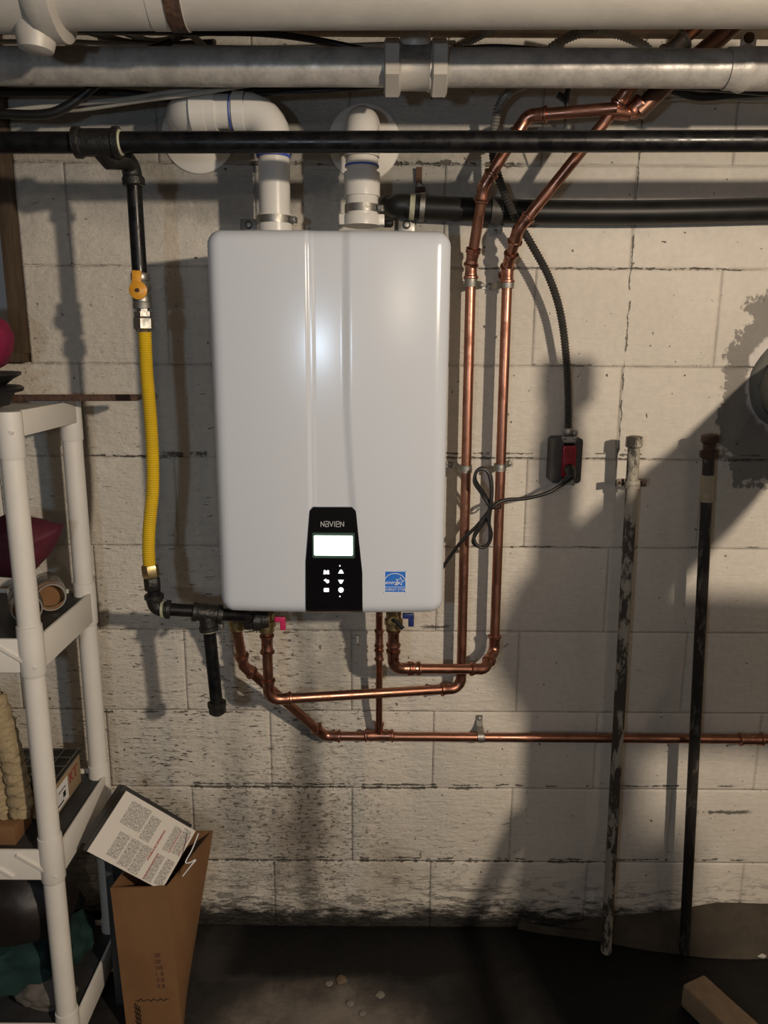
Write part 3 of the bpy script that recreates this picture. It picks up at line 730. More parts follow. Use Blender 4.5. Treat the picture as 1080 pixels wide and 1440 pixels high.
lathe(bm, P(187, 248, yG), P(188.5, 262, yG), [(0, .0165), (.003, .0195), (.014, .0195), (.0165, .017)], 20)
lathe(bm, P(169, 218, 1.395), P(180, 229, 1.42), [(0, .0165), (.002, .0195), (.010, .0195), (.012, .017)], 20); obj('street_elbow', bm, M['black_iron'], drop)
bm = bmesh.new(); lathe(bm, P(188.3, 258.5, yG), P(188.5, 262, yG), [(0, .0172), (.0035, .0172)], 20); obj('thread_seal', bm, M['dope'], drop)
bm = bmesh.new(); tube(bm, [P(188.5, 260, yG), P(196.5, 388, yG)], .0132, 20); obj('pipe', bm, M['black_pipe'], drop)
bm = bmesh.new(); a = P(197, 384, yG); b_ = P(200, 424, yG); L = (b_ - a).length
lathe(bm, a, b_, [(0, .015), (.002, .0165), (.012, .0165), (.015, .0145), (L * .5, .0185), (L - .015, .0145), (L - .012, .0165), (L, .0165)], 18)
valve = obj('ball_valve', bm, M['steel'], drop)
bm = bmesh.new(); c = P(193.5, 408, yG - .028); lathe(bm, c, c + Vector((0, .006, 0)), [(0, .0145), (.001, .0158), (.005, .0158), (.006, .0145)], 26)
a = P(191.5, 391, yG - .026); box(bm, a + Vector((0, .002, -.004)), (.016, .005, .034), rot=(0, .08, 0), bev=.001); hd = obj('handle', bm, M['valve_yellow'], valve); tag(hd, 'orange-yellow round valve handle')
bm = bmesh.new(); lathe(bm, c + Vector((0, -.004, 0)), c + Vector((0, .03, 0)), [(0, .002), (.001, .0035), (.034, .0045)], 10); obj('stem', bm, M['rusty'], valve)
a = P(200, 424, yG); 
def seg_fit(pts_r, name, m, root, seg=18, Y=yG, ph=.3):
    (x0, y0), (x1, y1), rs = pts_r; a = P(x0, y0, Y); b = P(x1, y1, Y); L = (b - a).length
    bm = bmesh.new(); lathe(bm, a, b, [(t * L, r) for t, r in rs], seg, phase=ph); return obj(name, bm, m, root)
seg_fit(((200, 424), (201, 434), [(0, .0155), (.3, .017), (1, .017)]), 'flare_adapter', M['steel'], drop)
seg_fit(((201, 434), (202, 446), [(0, .011), (.35, .011), (.36, .0165), (.95, .0165), (1, .013)]), 'union', M['steel'], drop, 6)
seg_fit(((202, 446), (203, 467), [(0, .016), (.08, .0185), (.75, .0185), (.85, .015), (1, .0135)]), 'flare_nut', M['steel'], drop, 6)
flex = thing('gas_flex', 'yellow corrugated flexible gas hose left of the white heater', 'gas hose', P(210, 796, yG))
bm = bmesh.new(); ribbed(bm, [P(x, y, yG) for x, y in ((203.5, 465), (206, 520), (211, 580), (214.5, 640), (214.5, 690), (210, 740), (209, 775), (210.5, 800))], .0118, .0042, .0007, 16); obj('hose', bm, M['yellow'], flex)
bm = bmesh.new(); a = P(210.5, 794, yG); b_ = P(213, 812, yG); hexnut(bm, a, b_, .0165); obj('flare_nut', bm, M['brass'], flex)
low = thing('gas_drip_line', 'black gas fittings and capped drip leg under left heater corner', 'pipe', P(300, 1005, yG))
seg_fit(((213, 812), (215, 830), [(0, .0135), (.1, .0155), (.9, .0155), (1, .013)]), 'adapter', M['black_iron'], low, 6)
t0 = P(216, 828, yG); el = P(218, 856, yG); t1 = P(291, 860, yG + .02)
run(low, [t0, el, t1], .0128, M['black_pipe'], M['black_iron'], R=.016, sl=.016, fit='iron')
bm = bmesh.new(); lathe(bm, P(228, 857, yG), P(231.5, 857, yG), [(0, .0172), (.004, .0172)], 18); obj('thread_seal', bm, M['dope'], low)
a = P(270, 860, yG + .015); b_ = P(312, 864, yG + .03); L = (b_ - a).length
bm = bmesh.new(); lathe(bm, a, b_, [(0, .017), (.001, .0195), (.009, .0195), (.011, .0172), (L - .011, .0172), (L - .009, .0195), (L, .0195)], 20)
tc = (a + b_) / 2; td = P(294, 886, yG + .022); lathe(bm, tc, td, [(0, .0165), ((td - tc).length - .009, .0172), ((td - tc).length - .008, .0195), ((td - tc).length, .0195)], 20); tt_ = obj('tee', bm, M['black_iron'], low)
bm = bmesh.new(); lathe(bm, P(293.8, 885.5, yG + .022), P(294.2, 889, yG + .022), [(0, .0172), (.004, .015)], 18); obj('thread_seal', bm, M['dope'], low)
bm = bmesh.new(); tube(bm, [P(294, 884, yG + .022), P(305, 992, yG + .022)], .0128, 20); obj('drip_leg', bm, M['black_pipe'], low)
a = P(304.6, 987, yG + .022); b_ = P(306.5, 1005, yG + .022); L = (b_ - a).length
bm = bmesh.new(); lathe(bm, a, b_, [(0, .0165), (.001, .019), (.009, .019), (.011, .0175), (L - .006, .0175), (L, .010)], 20); obj('cap', bm, M['black_iron'], low)
bm = bmesh.new(); tube(bm, smoothline([P(308, 864, yG + .03), P(340, 866, 1.49), P(352, 869, 1.52)], 5), .0128, 18); obj('pipe', bm, M['black_pipe'], low)
bm = bmesh.new(); c = P(360, 872, 1.53); lathe(bm, c - Vector((.026, .006, 0)), c + Vector((.026, .006, 0)), [(0, .016), (.004, .019), (.018, .019), (.02, .023), (.036, .023), (.038, .018), (.052, .018)], 18); obj('union', bm, M['black_iron'], low)
bm = bmesh.new(); box(bm, P(312, 880, 1.47), (.006, .02, .012), bev=.001); obj('bonding_lug', bm, M['steel'], low)

# ------------------------------------------------------------------ flue and intake pipes
YV = 1.585; rp = .0302
fl = thing('vent_pipe', 'white plastic vent pipe bending left above heater into wall', 'vent pipe', P(387, 318, YV))
pz = P(300, 159, YV - .01)
v0 = Vector((P(387, 318, YV).x, YV, P(387, 318, YV).z)); v1 = Vector((P(384, 160, YV).x, YV, P(384, 158, YV).z))
v2 = Vector((P(250, 158, YV).x, YV, v1.z + .002)); v3 = Vector((v2.x, YW + .05, v1.z - .002))
run(fl, [v0, v1, v2, v3], rp, M['pvc'], M['pvc'], R=.052, sl=.022, fit='pvc')
bm = bmesh.new(); c = P(281, 157, YV); lathe(bm, Vector((P(271, 157, YV).x, YV, v1.z)), Vector((P(290, 157, YV).x, YV, v1.z)), [(0, rp * 1.02), (0, rp * 1.2), (.026, rp * 1.2), (.026, rp * 1.02)], 28, closed=False); obj('coupling', bm, M['pvc'], fl)
for xx in (291.5, 325.5):
    bm = bmesh.new(); q = P(xx, 157, YV).x; lathe(bm, (q - .001, YV, v1.z), (q + .001, YV, v1.z), [(0, rp * 1.02), (0, rp * 1.07), (.002, rp * 1.07), (.002, rp * 1.02)], 28, closed=False); obj('primer_ring', bm, M['blue_primer'], fl)
bm = bmesh.new(); q = P(386, 219, YV).z; lathe(bm, (v0.x, YV, q), (v0.x, YV, q - .003), [(0, rp * 1.02), (0, rp * 1.12), (.0045, rp * 1.06), (.0045, rp * 1.02)], 28, closed=False); obj('primer_ring', bm, M['blue_primer'], fl)
bm = bmesh.new(); q = P(386, 302, YV).z; lathe(bm, (v0.x, YV, q), (v0.x, YV, ht + .002), [(0, rp), (0, rp * 1.10), (q - ht - .003, rp * 1.12)], 28); obj('collar', bm, M['pvc'], fl)
def hose_clamp(root, x, Y, z, r, scr):
    bm = bmesh.new(); lathe(bm, (x, Y, z - .007), (x, Y, z + .007), [(0, r), (0, r + .0018), (.014, r + .0018), (.014, r)], 30, closed=False)
    hc = obj('hose_clamp', bm, M['steel'], root)
    bm = bmesh.new(); s = Vector((x + math.cos(scr) * (r + .006), Y - math.sin(scr) * (r + .006), z)); d = Vector((math.sin(scr), math.cos(scr), 0))
    box(bm, s, (.010, .014, .011), rot=(0, 0, -scr), bev=.001); lathe(bm, s - d * .013, s + d * .013, [(0, .004), (.001, .005), (.006, .005), (.007, .003), (.026, .003)], 8); obj('screw', bm, M['steel'], hc)
hose_clamp(fl, v0.x, YV, P(386, 310, YV).z, rp * 1.10, .25)
bm = bmesh.new(); fc = Vector((v2.x, YW, v1.z - .001)); lathe(bm, fc + Vector((0, .0, 0)), fc - Vector((0, .03, 0)), [(0, .076), (.004, .076), (.007, .072), (.012, rp * 1.4), (.016, rp * 1.25), (.016, rp)], 48, closed=False); obj('wall_flange', bm, M['pvc'], fl)
it = thing('vent_pipe', 'white plastic vent pipe straight above heater, elbow into round flange', 'vent pipe', P(509, 318, YV))
w0 = Vector((P(509, 318, YV).x, YV, P(509, 318, YV).z)); w1 = Vector((w0.x, YV, P(508, 168, YV).z)); w2 = Vector((w0.x, YW + .05, w1.z + .005))
run(it, [w0, w1, w2], rp * .95, M['pvc'], M['pvc'], R=.040, sl=.028, fit='pvc')
for (ya, yb, k) in ((222, 236, 1.10), (243, 277, 1.22), (277, 303, 1.10), (303, 318, 1.28)):
    za, zb = P(509, ya, YV).z, P(509, yb, YV).z; bm = bmesh.new()
    lathe(bm, (w0.x, YV, za), (w0.x, YV, zb), [(0, rp * .95), (0, rp * .95 * k - .001), (.002, rp * .95 * k), (za - zb, rp * .95 * k), (za - zb, rp * .95)], 30, closed=False); obj('coupling', bm, M['pvc'], it)
bm = bmesh.new(); z_ = P(509, 310, YV).z
box(bm, (w0.x, YV, z_), (.088, .03, .020), bev=.002)
obj('adapter', bm, M['pvc'], it)
bm = bmesh.new(); q = P(509, 233, YV).z; lathe(bm, (w0.x, YV, q), (w0.x, YV, q - .003), [(0, rp), (0, rp * 1.09), (.003, rp * 1.09), (.003, rp)], 28, closed=False); obj('primer_ring', bm, M['blue_primer'], it)
hose_clamp(it, w0.x, YV, P(509, 294, YV).z, rp * 1.06, .2)
fc = Vector((w2.x, YW, w1.z - .002)); bm = bmesh.new(); lathe(bm, fc, fc - Vector((0, .03, 0)), [(0, .076), (.004, .076), (.007, .072), (.012, rp * 1.4), (.016, rp * 1.25), (.016, rp * .9)], 48, closed=False); obj('wall_flange', bm, M['pvc'], it)
bm = bmesh.new(); c = P(545, 314, 1.62); lathe(bm, c - Vector((.012, 0, 0)), c + Vector((.012, 0, 0)), [(0, .005), (.004, .008), (.02, .008), (.024, .004)], 12); obj('grommet', bm, M['rubber'], heater)

# ------------------------------------------------------------------ black drain pipe behind
YD = 1.712; rd = .0265
dr = thing('drain_pipe', 'black plastic drain pipe held against wall right of heater', 'pipe', P(600, 307, YD))
bm = bmesh.new(); tube(bm, smoothline([P(572, 291, YD), P(640, 294, YD), P(720, 297.5, YD), P(860, 299, YD), P(1000, 297, YD), P(1340, 288, YD)], 6), rd * .92, 24); obj('pipe', bm, M['abs'], dr)
bm = bmesh.new(); tube(bm, smoothline([P(592, 291.5, YD), P(570, 289, YD), P(556, 289, YD + .004), P(549, 290, YD + .03)], 6), [rd * .9] * 12 + [rd * .88] * 7, 20); obj('rubber_elbow', bm, M['rubber'], dr)
for px, k in ((579, 1.0), (593, 1.08)):
    bm = bmesh.new(); a = P(px - 3, 291, YD); b_ = P(px + 4, 291.5, YD); lathe(bm, a, b_, [(0, rd * .9), (0, rd * k), ((b_ - a).length, rd * k), ((b_ - a).length, rd * .9)], 24, closed=False); obj('hose_clamp', bm, M['steel'] if k > 1.05 else M['dope'], dr)
st_ = thing('pipe_strap', 'grey strap with screwed tab over black drain pipe', 'pipe clamp', P(697, 325, YD))
bm = bmesh.new(); a = P(690, 296, YD); b_ = P(706, 297, YD); lathe(bm, a, b_, [(0, rd * .97), (0, rd * 1.05), ((b_ - a).length, rd * 1.05), ((b_ - a).length, rd * .97)], 24, closed=False); obj('strap', bm, M['galv_dark'], st_)
bm = bmesh.new(); c = P(697, 323, YW - .003); prism(bm, rrect(c.x, c.z + .004, .028, .036, .012), YW - .004, YW - .001); obj('tab', bm, M['galv'], st_)
bm = bmesh.new(); c = P(697, 326, YW - .004); lathe(bm, c, c - Vector((0, .004, 0)), [(0, .005), (.002, .005), (.004, .001)], 12); obj('screw', bm, M['steel'], st_)
hg = thing('perforated_strap', 'short dark metal strap hanging on wall above drain pipe end', 'strap', P(590, 268, YW - .01))
bm = bmesh.new(); a = P(589, 236, YW - .006); b_ = P(589, 270, YW - .014); d = b_ - a; box(bm, (a + b_) / 2, (.013, .002, d.length), rot=(.12, 0, 0)); box(bm, b_ + Vector((.002, -.004, .004)), (.02, .008, .010), bev=.001); obj('strap', bm, M['rusty'], hg)
bm = bmesh.new(); box(bm, P(589, 262, YW - .018), (.010, .003, .012), rot=(0, .4, 0)); obj('buckle', bm, M['steel'], hg)

# ------------------------------------------------------------------ big pipes overhead
def hpipe(px0, px1, py0, py1, Y, r, m, root, name='pipe', seg=28):
    a = P(px0, py0, Y); b = P(px1, py1, Y); bm = bmesh.new(); tube(bm, [a, b], r, seg); return obj(name, bm, m, root)
Y2 = 1.46; a = P(0, 93, Y2); b_ = P(1080, 97, Y2); sl2 = (b_ - a) / 1080
def L2(px, dy=0): return a + sl2 * px
A2, B2, S2 = a.copy(), b_.copy(), sl2.copy()
def L2(px): return A2 + S2 * px
g2 = thing('galvanised_pipe', 'silver painted steel pipe with large hex union, lower of two overhead', 'pipe', L2(582))
r2 = .0305
bm = bmesh.new(); tube(bm, [L2(-320), L2(552)], r2, 30); obj('pipe', bm, M['silver'], g2)
bm = bmesh.new(); tube(bm, [L2(615), L2(1330)], r2, 30); obj('pipe', bm, M['silver'], g2)
bm = bmesh.new(); lathe(bm, L2(540), L2(561), [(0, .041), (.003, .047), (.0255, .047), (.0285, .043)], 6, phase=PI / 6 + .25)
obj('union_nut', bm, M['silver_light'], g2); bm = bmesh.new(); lathe(bm, L2(606), L2(627), [(0, .043), (.003, .047), (.0255, .047), (.0285, .041)], 6, phase=PI / 6 + .25)
un = obj('union_nut', bm, M['silver_light'], g2)
bm = bmesh.new(); L = (L2(606) - L2(560)).length; lathe(bm, L2(560), L2(606), [(0, .038), (.003, .0385), (.006, .036), (L - .006, .036), (L - .003, .0385), (L, .038)], 28)
c = L2(583) + Vector((0, -.024, .030)); lathe(bm, c, c + Vector((0, -.012, .026)), [(0, .026), (.012, .026), (.020, .021), (.025, .008)], 20); obj('union_body', bm, M['silver_light'], g2)
bm = bmesh.new(); box(bm, L2(583) + Vector((0, -.036, .012)), (.052, .010, .033), rot=(-.35, 0, 0), bev=.002); pl = obj('nameplate', bm, M['galv'], g2)
bm = bmesh.new(); lathe(bm, L2(1020), L2(1100), [(0, r2), (.0, .033), (.016, .0335), (.03, .038), (.04, .034), (.115, .034)], 28); obj('coupling', bm, M['silver'], g2)
hk = thing('pipe_hanger', 'white metal pipe hanger tab at the right end overhead', 'pipe hanger', P(1052, 70, 1.52))
bm = bmesh.new(); c = P(1053, 52, 1.52); box(bm, c + Vector((0, 0, .03)), (.028, .004, .12), bev=.001); obj('strap', bm, M['silver_light'], hk)
bm = bmesh.new(); lathe(bm, c + Vector((0, -.006, -.002)), c + Vector((0, .002, -.002)), [(0, .008), (.004, .010), (.008, .010)], 12); obj('bolt', bm, M['rusty'], hk)
Y1 = 1.24; A1 = P(0, -10, Y1); B1 = P(1080, -14, Y1)
def L1(px): return A1 + (B1 - A1) / 1080 * px
g1 = thing('galvanised_pipe', 'pale painted steel pipe along the top edge, higher of two overhead', 'pipe', L1(250))
r1_ = .0475
bm = bmesh.new(); tube(bm, [L1(-320), L1(1340)], r1_, 36); obj('pipe', bm, M['silver_light'], g1)
bm = bmesh.new(); lathe(bm, L1(262), L1(205), [(0, r1_), (.0, .0495), (.014, .0495), (.03, .0485), (.05, .0485)], 36); obj('coupling', bm, M['silver_light'], g1)
bm = bmesh.new(); lathe(bm, L1(238), L1(262), [(0, .0475), (0, .0502), (.012, .0502), (.024, .0505), (.024, .047)], 36, closed=False); obj('dark_band', bm, M['rusty'], g1)
bm = bmesh.new(); c = L1(48); lathe(bm, L1(-30), L1(76), [(0, .050), (.05, .052), (.075, .052), (.085, .062), (.10, .064), (.118, .064), (.122, .050)], 36)
lathe(bm, c + Vector((0, 0, -.02)), c + Vector((-.004, .0, -.079)), [(0, .03), (.04, .028), (.055, .024), (.059, .014)], 20); obj('tee', bm, M['silver_light'], g1)

# ------------------------------------------------------------------ cables
def cable(name, pts, r, m, label, cat='cable', Yd=None, seg=10, rib=None, group=None):
    q = [P(*p) for p in pts]; bm = bmesh.new()
    if rib: ribbed(bm, q, r, rib, r * .13, seg)
    else: tube(bm, smoothline(q, 7), r, seg)
    return solo(name, bm, m, label, cat, group)
cable('cable', [(-60, 60, 1.60), (75, 58, 1.60), (150, 61, 1.60), (265, 66, 1.60), (400, 67, 1.60), (545, 62, 1.60), (640, 60, 1.62)], .0042, M['white_cable'], 'white cable between the two overhead pipes, upper left')
cable('cable', [(-80, 172, 1.60), (0, 158, 1.595), (80, 148, 1.59), (180, 139, 1.57), (255, 127, 1.545), (330, 118, 1.54), (430, 104, 1.55), (520, 92, 1.56)], .0045, M['white_cable'], 'upper strand of two white cables over vent elbow')
cable('cable', [(-80, 178, 1.63), (40, 156, 1.63), (110, 154, 1.615), (200, 141, 1.565), (255, 134, 1.532), (340, 121, 1.552), (440, 108, 1.58), (520, 98, 1.59)], .0045, M['white_cable'], 'lower strand of two white cables over vent elbow')
cable('cable', [(-80, 158, 1.55), (0, 160, 1.55), (60, 161, 1.55), (90, 152, 1.55), (115, 135, 1.55), (148, 108, 1.55), (190, 80, 1.57), (240, 60, 1.60)], .0085, M['rubber'], 'thick black cable bending up behind overhead pipe at left')
cable('cable', [(-80, 130, 1.66), (0, 130, 1.66), (100, 130, 1.66), (180, 132, 1.66), (240, 141, 1.66), (300, 145, 1.68)], .0085, M['rubber'], 'straight black cable behind the thick bent one')
for k, (dy, lb) in enumerate(((0, 'lowest black cable of the flat bundle left of union'), (-6, 'middle black cable of the flat bundle left of union'), (-12, 'top black cable of the flat bundle left of union'))):
    cable('cable', [(300, 140 + dy, 1.60), (350, 134 + dy, 1.58), (440, 128 + dy, 1.55), (535, 122 + dy, 1.54), (640, 114 + dy, 1.53), (700, 108 + dy, 1.53)], .0044, M['rubber'], lb)
cable('cable', [(-40, 38, 1.56), (150, 42, 1.55), (300, 45, 1.55), (370, 47, 1.54), (430, 54, 1.54), (500, 68, 1.53), (560, 84, 1.54)], .0060, M['rubber'], 'black cable sagging from top pipe to the hex union')
cable('cable', [(620, 74, 1.58), (660, 68, 1.58), (700, 66, 1.58), (760, 70, 1.58), (850, 78, 1.58)], .0050, M['rubber'], 'black cable arched over lower overhead pipe right of union')
cable('cable', [(880, 112, 1.58), (930, 122, 1.60), (980, 136, 1.62), (1030, 133, 1.62), (1100, 130, 1.62), (1200, 126, 1.62)], .0085, M['rubber'], 'thick black cable under overhead pipe at the right edge')
cable('cable', [(880, 104, 1.57), (940, 119, 1.57), (1000, 123, 1.57), (1090, 130, 1.57), (1200, 136, 1.57)], .0072, M['rubber'], 'thinner black cable hugging overhead pipe at the right edge')
cable('cable', [(900, 112, 1.60), (960, 121, 1.59), (1020, 121, 1.59), (1100, 131, 1.59), (1200, 140, 1.59)], .0028, M['white_cable'], 'thin white wire among black cables at right edge')
cable('cable', [(905, 143, 1.66), (940, 139, 1.66), (1000, 139, 1.66), (1100, 142, 1.66), (1200, 144, 1.66)], .0030, M['white_cable'], 'thin white wire along wall at right, lowest of wires')
cable('cable', [(795, 144, 1.60), (795, 165, 1.60), (795, 186, 1.60), (795, 215, 1.62)], .0018, M['rubber'], 'thin black wire dangling from black taped end', 'wire')
cable('cable', [(805, 113, 1.62), (830, 118, 1.62), (870, 130, 1.62), (905, 136, 1.64)], .0012, M['white_cable'], 'hair-thin grey wire beside black taped end', 'wire')
bm = bmesh.new(); tube(bm, smoothline([P(803, 108, 1.60), P(800, 122, 1.60), P(797, 134, 1.60), P(795, 146, 1.60)], 4), [.006] * 4 + [.0075] * 4 + [.0085] * 4 + [.004], 8, flat=.5)
box(bm, P(790, 137, 1.60), (.020, .006, .012), rot=(0, .5, 0), bev=.001)
solo('taped_wire_end', bm, M['rubber'], 'black tape wrapped wire end hanging under overhead pipe', 'wire')
for s_, lb in ((((120, 44, 1.66), (200, 62, 1.66), (300, 60, 1.66)), 'dark flexible tube bundled behind white cable, top left'), (((160, 40, 1.68), (215, 58, 1.68), (270, 48, 1.67), (330, 42, 1.66)), 'dark looped tube behind white cable, top left')):
    cable('cable', s_, .006, M['galv_dark'], lb)
cable('armoured_cable', [(262, 44, 1.63), (275, 54, 1.63), (290, 68, 1.62), (330, 96, 1.62)], .0065, M['white_cable'], 'short white ribbed conduit slanting behind overhead pipe, left', 'conduit', rib=.006)
cable('armoured_cable', [(635, 72, 1.62), (660, 58, 1.62), (690, 42, 1.62), (730, 20, 1.62)], .0075, M['galv'], 'short armoured cable slanting up right of the union', 'conduit', rib=.006)
cable('armoured_cable', [(920, 80, 1.60), (905, 64, 1.60), (875, 50, 1.60), (845, 43, 1.60), (800, 34, 1.60)], .0080, M['white_cable'], 'white ribbed conduit arching between the overhead pipes, right', 'conduit', rib=.006)
bx = thing('armoured_cable', 'long grey armoured cable curving down wall to red outlet', 'conduit', P(798, 612, 1.715))
bm = bmesh.new(); ribbed(bm, [P(855, 36, 1.60), P(800, 52, 1.60), P(765, 78, 1.60), P(742, 116, 1.61), P(718, 128, 1.63), P(701, 152, 1.66), P(694, 190, 1.68)], .0085, .0062, .0011, 14); obj('sheath', bm, M['galv'], bx)
bm = bmesh.new(); ribbed(bm, [P(694, 190, 1.68), P(693, 215, 1.69), P(702, 252, 1.672), P(722, 300, 1.667), P(748, 345, 1.675), P(772, 390, 1.68), P(788, 440, 1.69), P(796, 500, 1.70), P(799, 560, 1.715), P(799, 604, 1.725)], .0080, .0062, .0011, 14); obj('sheath', bm, M['galv_dark'], bx)
bm = bmesh.new(); lathe(bm, P(799, 602, 1.724), P(799, 618, 1.724), [(0, .0095), (.004, .011), (.014, .011), (.018, .009), (.026, .009)], 14); box(bm, P(808, 609, 1.72), (.010, .012, .012), bev=.002); obj('connector', bm, M['steel'], bx)

# ------------------------------------------------------------------ outlet box and cord
oc = P(797, 648, 1.70); ob = thing('outlet_box', 'grey metal wall box with red duplex outlet and black plug', 'outlet', (oc.x, YW, oc.z))
bm = bmesh.new(); a = P(778, 617, 1.70); b_ = P(817, 681, 1.70)
w_, h_ = b_.x - a.x, a.z - b_.z
prism(bm, rrect(oc.x, oc.z, w_, h_, .009), 1.700, YW - .0005)
for f in [f for f in bm.faces if abs(f.normal.y) > .9 and f.calc_center_median().y < 1.72]:
    r = bmesh.ops.inset_region(bm, faces=[f], thickness=.0018)
    bmesh.ops.translate(bm, vec=(0, .028, 0), verts=f.verts)
obj('box', bm, M['galv_dark'], ob)
bm = bmesh.new(); rx = oc.x + .003
prism(bm, rrect(rx, oc.z, .0235, .078, .003), 1.700, 1.704)
for s_ in (1, -1):
    prism(bm, rrect(rx, oc.z + s_ * .048, .030, .012, .004), 1.698, 1.700)
    for t_ in (-1, 1): lathe(bm, (rx + t_ * .013, 1.700, oc.z + s_ * .051), (rx + t_ * .013, 1.696, oc.z + s_ * .051), [(0, .005), (.003, .005), (.004, .003)], 10)
obj('yoke', bm, M['steel'], ob)
bm = bmesh.new(); box(bm, (rx, 1.697, oc.z), (.030, .02, .070), bev=.003)
for s_ in (1, -1): prism(bm, rrect(rx, oc.z + s_ * .0185, .027, .028, .007), 1.684, 1.69)
rc = obj('receptacle', bm, M['red'], ob); tag(rc, 'dark red duplex receptacle')
bm = bmesh.new()
for t_ in (-1, 1): box(bm, (rx + t_ * .0055, 1.6838, oc.z + .021), (.0016, .001, .009))
lathe(bm, (rx, 1.6836, oc.z + .0125), (rx, 1.6845, oc.z + .0125), [(0, .0022), (.001, .0022)], 8); obj('slots', bm, M['rubber'], rc)
cord = thing('power_cord', 'black power cord looped in a bow between copper risers', 'cord', P(685, 700, 1.66))
pg = Vector((rx, 1.67, oc.z - .020))
bm = bmesh.new(); tube(bm, [pg + Vector((0, .014, .004)), pg, pg + Vector((-.001, -.008, -.008)), P(790, 681, 1.665)], [.0125, .0125, .010, .005], 14); obj('plug', bm, M['rubber'], cord)
bm = bmesh.new(); tube(bm, smoothline([P(790, 681, 1.665), P(770, 693, 1.66), P(740, 701, 1.66), P(712, 703, 1.66), P(694, 712, 1.655), P(672, 738, 1.655), P(650, 760, 1.66), P(632, 784, 1.67), P(618, 805, 1.67)], 8), .0040, 10)
def loop(pts): tube(bm, smoothline([P(*q) for q in pts], 7), .0036, 9)
loop([(691, 712, 1.650), (681, 694, 1.650), (669, 676, 1.65), (670, 663, 1.65), (680, 658, 1.65), (689, 665, 1.65), (692, 685, 1.65), (690, 712, 1.65), (684, 730, 1.65), (670, 750, 1.65), (665, 762, 1.65), (674, 769, 1.65), (686, 766, 1.65), (691, 752, 1.65), (688, 735, 1.65), (690, 715, 1.65)])
loop([(688, 712, 1.643), (677, 694, 1.643), (667, 678, 1.643), (671, 662, 1.643), (681, 660, 1.643), (688, 668, 1.643), (691, 690, 1.643), (688, 716, 1.643), (676, 738, 1.643), (667, 752, 1.643), (669, 764, 1.643), (679, 770, 1.643), (688, 762, 1.643), (689, 745, 1.643), (686, 728, 1.643), (689, 712, 1.643)])
tube(bm, [P(684, 709, 1.642), P(690, 713, 1.637), P(697, 716, 1.642), P(704, 714, 1.648), P(704, 710, 1.66)], .0022, 8)
obj('cable', bm, M['rubber'], cord)

# ------------------------------------------------------------------ old stand pipes on the right
def stand(px0, py0, px1, py1, Y, r, m, label, cap_m):
    a = P(px0, py0, Y); b = P(px1, py1, Y)
    d = (b - a).normalized(); k = (a.z - .004) / (-d.z); b = a + d * k
    t = thing('stand_pipe', label, 'pipe', b); bm = bmesh.new(); tube(bm, [a, b], r, 18); obj('pipe', bm, m, t)
    return t, a, d
sp1, a, d = stand(892, 618, 852.5, 1330, 1.667, .0132, M['old_pipe'], 'old upright pipe with peeling white paint, strapped, nearer the outlet', None)
bm = bmesh.new(); lathe(bm, a - d * .008, a + d, [(0, .010), (.002, .0175), (.022, .0185), (.026, .015)], 8, phase=.2); obj('cap', bm, M['old_pipe'], sp1)
bm = bmesh.new(); q = P(889, 680, 1.667); lathe(bm, q - Vector((0, 0, .009)), q + Vector((0, 0, .009)), [(0, .0137), (0, .0165), (.006, .0165), (.009, .018), (.012, .0165), (.018, .0165), (.018, .0137)], 18, closed=False)
for s_ in (-1, 1): box(bm, q + Vector((s_ * .024, .012, 0)), (.022, .006, .016), rot=(0, 0, -s_ * .5), bev=.001); 
clp = obj('strap', bm, M['old_pipe'], sp1)
for s_ in (-1, 1):
    bm = bmesh.new(); w = q + Vector((s_ * .027, .003, 0)); lathe(bm, w, w + Vector((0, .02, 0)), [(0, .003), (.001, .0045), (.006, .0045), (.02, .002)], 8); obj('screw', bm, M['rusty'], clp)
sp2, a, d = stand(998, 620, 962.5, 1330, 1.667, .0128, M['old_pipe_dark'], 'old dark upright pipe with rusty threaded top, nearest right edge', None)
bm = bmesh.new(); lathe(bm, a - d * .014, a + d, [(0, .014), (.002, .0185), (.016, .0185), (.020, .014), (.027, .0135), (.034, .0135), (.036, .0185), (.050, .0185), (.053, .0145)], 8, phase=.5)
box(bm, a + Vector((-.014, -.006, -.028)), (.014, .014, .016), bev=.003); obj('cap', bm, M['rusty'], sp2)
bm = bmesh.new(); c = a + d * .075; c2_ = a + d * .135; tube(bm, [c, c2_], .0134, 18, caps=False); tag(obj('paint_patch', bm, M['cream_patch'], sp2), 'band of cream paint')

# ------------------------------------------------------------------ old flue stub at the right edge
f0 = Vector((P(1060, 545, YW).x + .095, YW - .001, P(1066, 540, YW).z))
fl2 = thing('old_flue', 'round grey plastered flue leaving the wall at right edge', 'flue', (f0.x, YW, f0.z))
f1 = Vector((.79, .62, f0.z - .10)); f2 = Vector((1.1, .52, f0.z - .10))  # unseen run of the flue, bent to throw the diagonal shadow on the wall
bm = bmesh.new(); tube(bm, smoothline([f0, f0.lerp(f1, .5), f1, f2, f2 + Vector((.25, -.15, -.05))], 6), .088, 36); obj('pipe', bm, M['plaster'], fl2)
bm = bmesh.new(); dd = (f1 - f0).normalized(); lathe(bm, f0 + dd * .001, f0 + dd, [(0, .089), (0, .108), (.012, .106), (.022, .098), (.028, .089)], 36, closed=False)
rough(bm, .004, 22); obj('collar', bm, M['plaster'], fl2)

